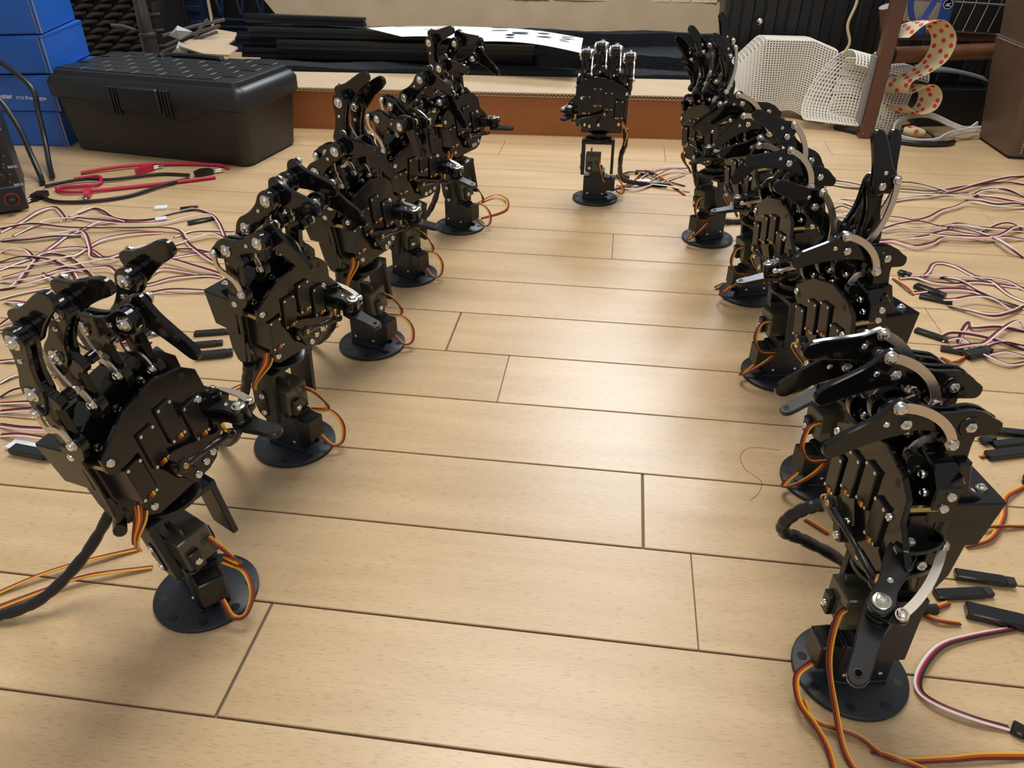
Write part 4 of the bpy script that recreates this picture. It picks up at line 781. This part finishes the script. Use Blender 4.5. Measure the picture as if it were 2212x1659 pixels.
# brown table frame
mat('brown', (.115, .048, .030), .42, var=.08, vscale=20); mat('brown_wood', (.15, .062, .030), .35, var=.12, vscale=25); mat('greybar', (.20, .20, .22), .4)
tf = bpy.data.objects.new('table_frame', None); C.objects.link(tf); tf.location = (.552, 1.833, 0); REL[tf.name] = T(552, 1833, 0); tf['label'] = 'brown wooden table frame with an upright leg and round rails at the right'; tf['category'] = 'table frame'
lg = obj('leg', G().prism([(538, 1818), (566, 1818), (566, 1846), (538, 1846)], 0, 420, .8, cc=2).mesh('leg', 'brown', 0), tf, Matrix.Identity(4))
obj('leg_edge', G().box(530, 537.5, 1824, 1852, 30, 170, .8).mesh('leg_edge', 'greybar', 0), lg, Matrix.Identity(4)); obj('screw', cached('washer', g_washer, 'brass'), lg, ZM((535, 1840, 172), (-1, -.4, 0))); obj('screw', cached('tiny', g_tiny, 'steel'), lg, ZM((544, 1818, 12), (0, -1, 0)))
obj('rail', G().tube([(566, 1860, 166), (830, 1960, 166)], 17, 16).mesh('rail', 'brown_wood', 60), tf, Matrix.Identity(4)); obj('rail', G().tube([(580, 1960, 196), (860, 2010, 192)], 14, 16).mesh('rail', 'brown_wood', 60), tf, Matrix.Identity(4)); obj('rear_leg', G().tube([(570, 1960, 250), (660, 1990, 0)], 18, 12).mesh('rear_leg', 'brown', 60), tf, Matrix.Identity(4)); obj('rail_ring', G().tube([(567, 1860.5, 166), (574, 1863, 166)], 19, 16).mesh('rail_ring', 'dark', 60), tf, Matrix.Identity(4))
# dotted ribbon
def ribbonmat():
    m = bpy.data.materials.new('ribbon'); m.use_nodes = True; nt = m.node_tree; b = nt.nodes['Principled BSDF']; b.inputs['Roughness'].default_value = .7; b.inputs['Base Color'].default_value = (.58, .49, .30, 1); MATS['ribbon'] = m
    mat('dot', (.52, .035, .03), .7)
ribbonmat()
rb1 = bpy.data.objects.new('ribbon', None); C.objects.link(rb1); rb1.location = (.61, 1.84, .05); REL[rb1.name] = T(610, 1840, 50); rb1['label'] = 'cream ribbon with red dots looped over the brown rail'; rb1['category'] = 'ribbon'
RP = catmull([(560, 1835, 205), (590, 1840, 232), (628, 1850, 236), (658, 1850, 205), (655, 1850, 165), (630, 1850, 138), (596, 1850, 116), (600, 1855, 92), (640, 1852, 112), (664, 1850, 92), (660, 1850, 62), (630, 1850, 50), (600, 1852, 66)], 8)
W_ = Vector((.9, -1, .2)).normalized()*36
v = []; f = []
for p in RP: v += [p-W_*.5+Vector((0, 0, 0)), p+W_]
m0 = len(v); nrm = []
for k in range(len(RP)):
    t = (RP[min(k+1, len(RP)-1)]-RP[max(k-1, 0)]).normalized(); nrm.append(t.cross(W_).normalized())
v += [v[2*k+s]+nrm[k]*.6 for k in range(len(RP)) for s in (0, 1)]
for k in range(len(RP)-1): q = 2*k; f += [(q, q+1, q+3, q+2), (m0+q+2, m0+q+3, m0+q+1, m0+q), (q, q+2, m0+q+2, m0+q), (q+1, m0+q+1, m0+q+3, q+3)]
obj('band', G().add(v, f).mesh('band', 'ribbon', 60), rb1, Matrix.Identity(4))
dotm = G().cyl(4.6, -.9, .9, 12).mesh('dot', 'dot', 40); 
acc = 0
for k in range(2, len(RP)-1):
    acc += (RP[k]-RP[k-1]).length
    if acc > 9.5:
        acc = 0; odd = (k // 2) % 2
        for o_ in ((-.25, .75) if odd else (.25,)): obj('red_dot', dotm, rb1, ZM(RP[k]+W_*o_+nrm[k]*.3, nrm[k]))
# things under the table: black flat box, cables, strap, lantern-like pendant
obj('flat_case', G().prism([(690, 1940), (900, 1990), (900, 2060), (690, 2040)], 0, 82, 2).mesh('flat_case', 'case', 0), label='flat black box lying under the brown rail', cat='box')
mat('plastic_sheet', (.30, .32, .36), .35)
obj('plastic_sheet', sheet([(690, 1985, 112), (850, 2000, 92), (850, 2050, 96), (690, 2050, 116)], 8).mesh('plastic_sheet', 'plastic_sheet', 60), label='crumpled grey plastic sheet on the flat black box', cat='plastic sheet')
lead('black_cable', [(600+50+60*math.cos(a/10*6.28), 1905+34*math.sin(a/10*6.28), 58+42*math.cos(a/10*6.28-1.2)) for a in range(11)], 2.4, 'rubber', 'thin black cable coiled under the brown rail')
lead('black_cable', [(655+36*math.cos(a/10*6.28), 1812+22*math.sin(a/10*6.28), 12+9*math.sin(a/10*6.28)) for a in range(11)], 3, 'rubber', 'small black cable coil inside the white strap')
lead('black_cable', [(500, 1890, 5), (540, 1850, 6), (580, 1810, 5), (640, 1775, 6), (700, 1780, 7), (730, 1800, 6)], 6, 'rubber', 'thick black cable on the floor beside the brown leg')
mat('strap', (.62, .60, .55), .8)
sp = catmull([(800, 1880, 26), (772, 1852, 20), (740, 1850, 28), (690, 1868, 44), (640, 1862, 40), (610, 1832, 26), (612, 1806, 12), (650, 1786, 7), (690, 1790, 9), (720, 1815, 16), (760, 1838, 20), (800, 1856, 22)], 6)
g = G()
for k_ in (-1, 0, 1): g.tube([p+Vector((0, 1.5*k_, 3.4*k_)) for p in sp], 2.9, 6)
obj('white_strap', g.mesh('white_strap', 'strap', 60), label='looped off-white cord on the floor by the leather box', cat='cord')
pn = obj('dotted_pouch', loft(G(), [([(8*math.cos(a/8*6.283), 8*math.sin(a/8*6.283)) for a in range(8)], 0), ([(13*math.cos(a/8*6.283), 13*math.sin(a/8*6.283)) for a in range(8)], 14), ([(9*math.cos(a/8*6.283), 9*math.sin(a/8*6.283)) for a in range(8)], 36), ([(5*math.cos(a/8*6.283), 5*math.sin(a/8*6.283)) for a in range(8)], 44)]).mesh('dotted_pouch', 'ribbon', 60), None, T(628, 1822, 20) @ Rz(rad(-20)) @ Matrix.Rotation(rad(90), 4, 'Y'), 'small cream pouch with red dots inside the white cord loop', 'pouch'); REL[pn.name] = pn.matrix_basis.copy()
for a, zz in ((200, 12), (250, 26), (150, 20)): obj('red_dot', dotm, pn, pn.matrix_basis @ T(11*math.cos(rad(a)), 11*math.sin(rad(a)), zz) @ Rz(rad(a)) @ Matrix.Rotation(rad(90), 4, 'Y'))
# hanging ribbon tail behind the leg
lead('hanging_cord', [(470, 1860, 330), (478, 1860, 270), (470, 1860, 225), (482, 1860, 190), (474, 1860, 165)], 3, 'ribbon', 'cream cord hanging behind the brown leg', 'cord')
# wire basket, blue lanyard
mat('chrome', (.6, .62, .64), .25, 1); mat('blue_strap', (.012, .045, .26), .55); mat('beige', (.42, .36, .27), .7)
wb = bpy.data.objects.new('wire_basket', None); C.objects.link(wb); wb.location = (.72, 1.95, .2); REL[wb.name] = T(720, 1950, 200); wb['label'] = 'chrome wire basket hanging at the upper right'; wb['category'] = 'basket'
for z in (262, 205): obj('wire', G().tube([(600, 1935, z+6), (830, 1960, z-6)], 2.2 if z > 250 else 1.5, 6).mesh('wire', 'chrome', 60), wb, Matrix.Identity(4))
for k in range(9): x = 612+k*27; obj('wire', G().tube([(x, 1936+k*3, 350), (x, 1936+k*3, 262-k*1.4), (x-8, 1940+k*3, 204)], 1.1, 5).mesh('wire', 'chrome', 60), wb, Matrix.Identity(4))
obj('cardboard_in_basket', G().box(600, 835, 2030, 2035, 212, 360).mesh('cardboard_in_basket', 'beige', 0), label='beige card standing in the wire basket', cat='card')
obj('dark_pouch', G().prism([(700, 1965), (860, 1985), (860, 1978), (700, 1958)], 196, 270, 1).mesh('dark_pouch', 'dark', 0), label='black pouch in the wire basket', cat='pouch')
lv = catmull([(618, 1925, 330), (606, 1925, 262), (628, 1922, 222), (652, 1925, 262), (660, 1925, 330)], 8); v = []; f = []
for p in lv: v += [p+Vector((-6, 0, 0)), p+Vector((6, -3, 0)), p+Vector((6, -1, 0)), p+Vector((-6, 2, 0))]
for k in range(len(lv)-1):
    for i in range(4): j = (i+1) % 4; f.append((k*4+i, k*4+j, (k+1)*4+j, (k+1)*4+i))
obj('lanyard', G().add(v, f).mesh('lanyard', 'blue_strap', 60), label='blue lanyard loop hanging from the wire basket', cat='lanyard')
tg_ = obj('blue_strap_end', G().box(668, 694, 1921, 1926, 208, 330, 2).mesh('blue_strap_end', 'blue_strap'), label='wide blue strap end marked with a white circled R', cat='strap'); REL[tg_.name] = Matrix.Identity(4)
obj('printed_letter', textmesh('R', 14, 'printed_letter', 'print_white', .2), tg_, T(686, 1920.6, 256) @ FP @ Rz(rad(90))); obj('printed_ring', G().lathe([(9.5, 0), (9.5, .3), (8.4, .3), (8.4, 0)], 24).mesh('printed_ring', 'print_white', 0), tg_, T(681, 1920.8, 261) @ FP)
obj('blue_hook', G().box(632, 650, 1918, 1924, 196, 232, 3).mesh('blue_hook', 'blue_strap'), label='blue plastic clip at the bottom of the lanyard', cat='clip')
# leather box at the right edge
mat('leather', (.115, .068, .048), .42, bump=.25, bscale=260, var=.05, vscale=30); mat('stitch', (.55, .45, .36), .8)
lb = bpy.data.objects.new('leather_box', None); C.objects.link(lb); LM = T(806, 1706, 0) @ Rz(rad(2)); lb.matrix_basis = LM; lb['label'] = 'brown leather box with pale stitching at the right edge'; lb['category'] = 'box'
obj('body', loft(G(), [(rrect(140, 78, 12), 6), (rrect(141, 79, 14), 10), (rrect(166, 98, 14), 212)]).mesh('body', 'leather'), lb, T(141, 79, 0)); obj('lid', loft(G(), [(rrect(160, 92, 12), 206), (rrect(178, 104, 12), 360)]).mesh('lid', 'leather'), lb, T(141, 79, 0)); obj('foot', G().box(4, 276, 4, 150, 0, 7).mesh('foot', 'dark', 0), lb)
stm = G().box(-.7, .7, -.5, .5, -2, 2).mesh('stitch', 'stitch', 0)
for k in range(34): t = k/33; obj('stitch', stm, lb, T(22-20*t, -.9-19*t, 14+t*192))
for k in range(16): t = k/15; obj('stitch', stm, lb, T(-25.5, 150-t*150, 208) @ Matrix.Rotation(rad(90), 4, 'X'))
for k in range(12): obj('stitch', stm, lb, T(-8+k*9, -19.6, 208) @ Matrix.Rotation(rad(90), 4, 'Y'))
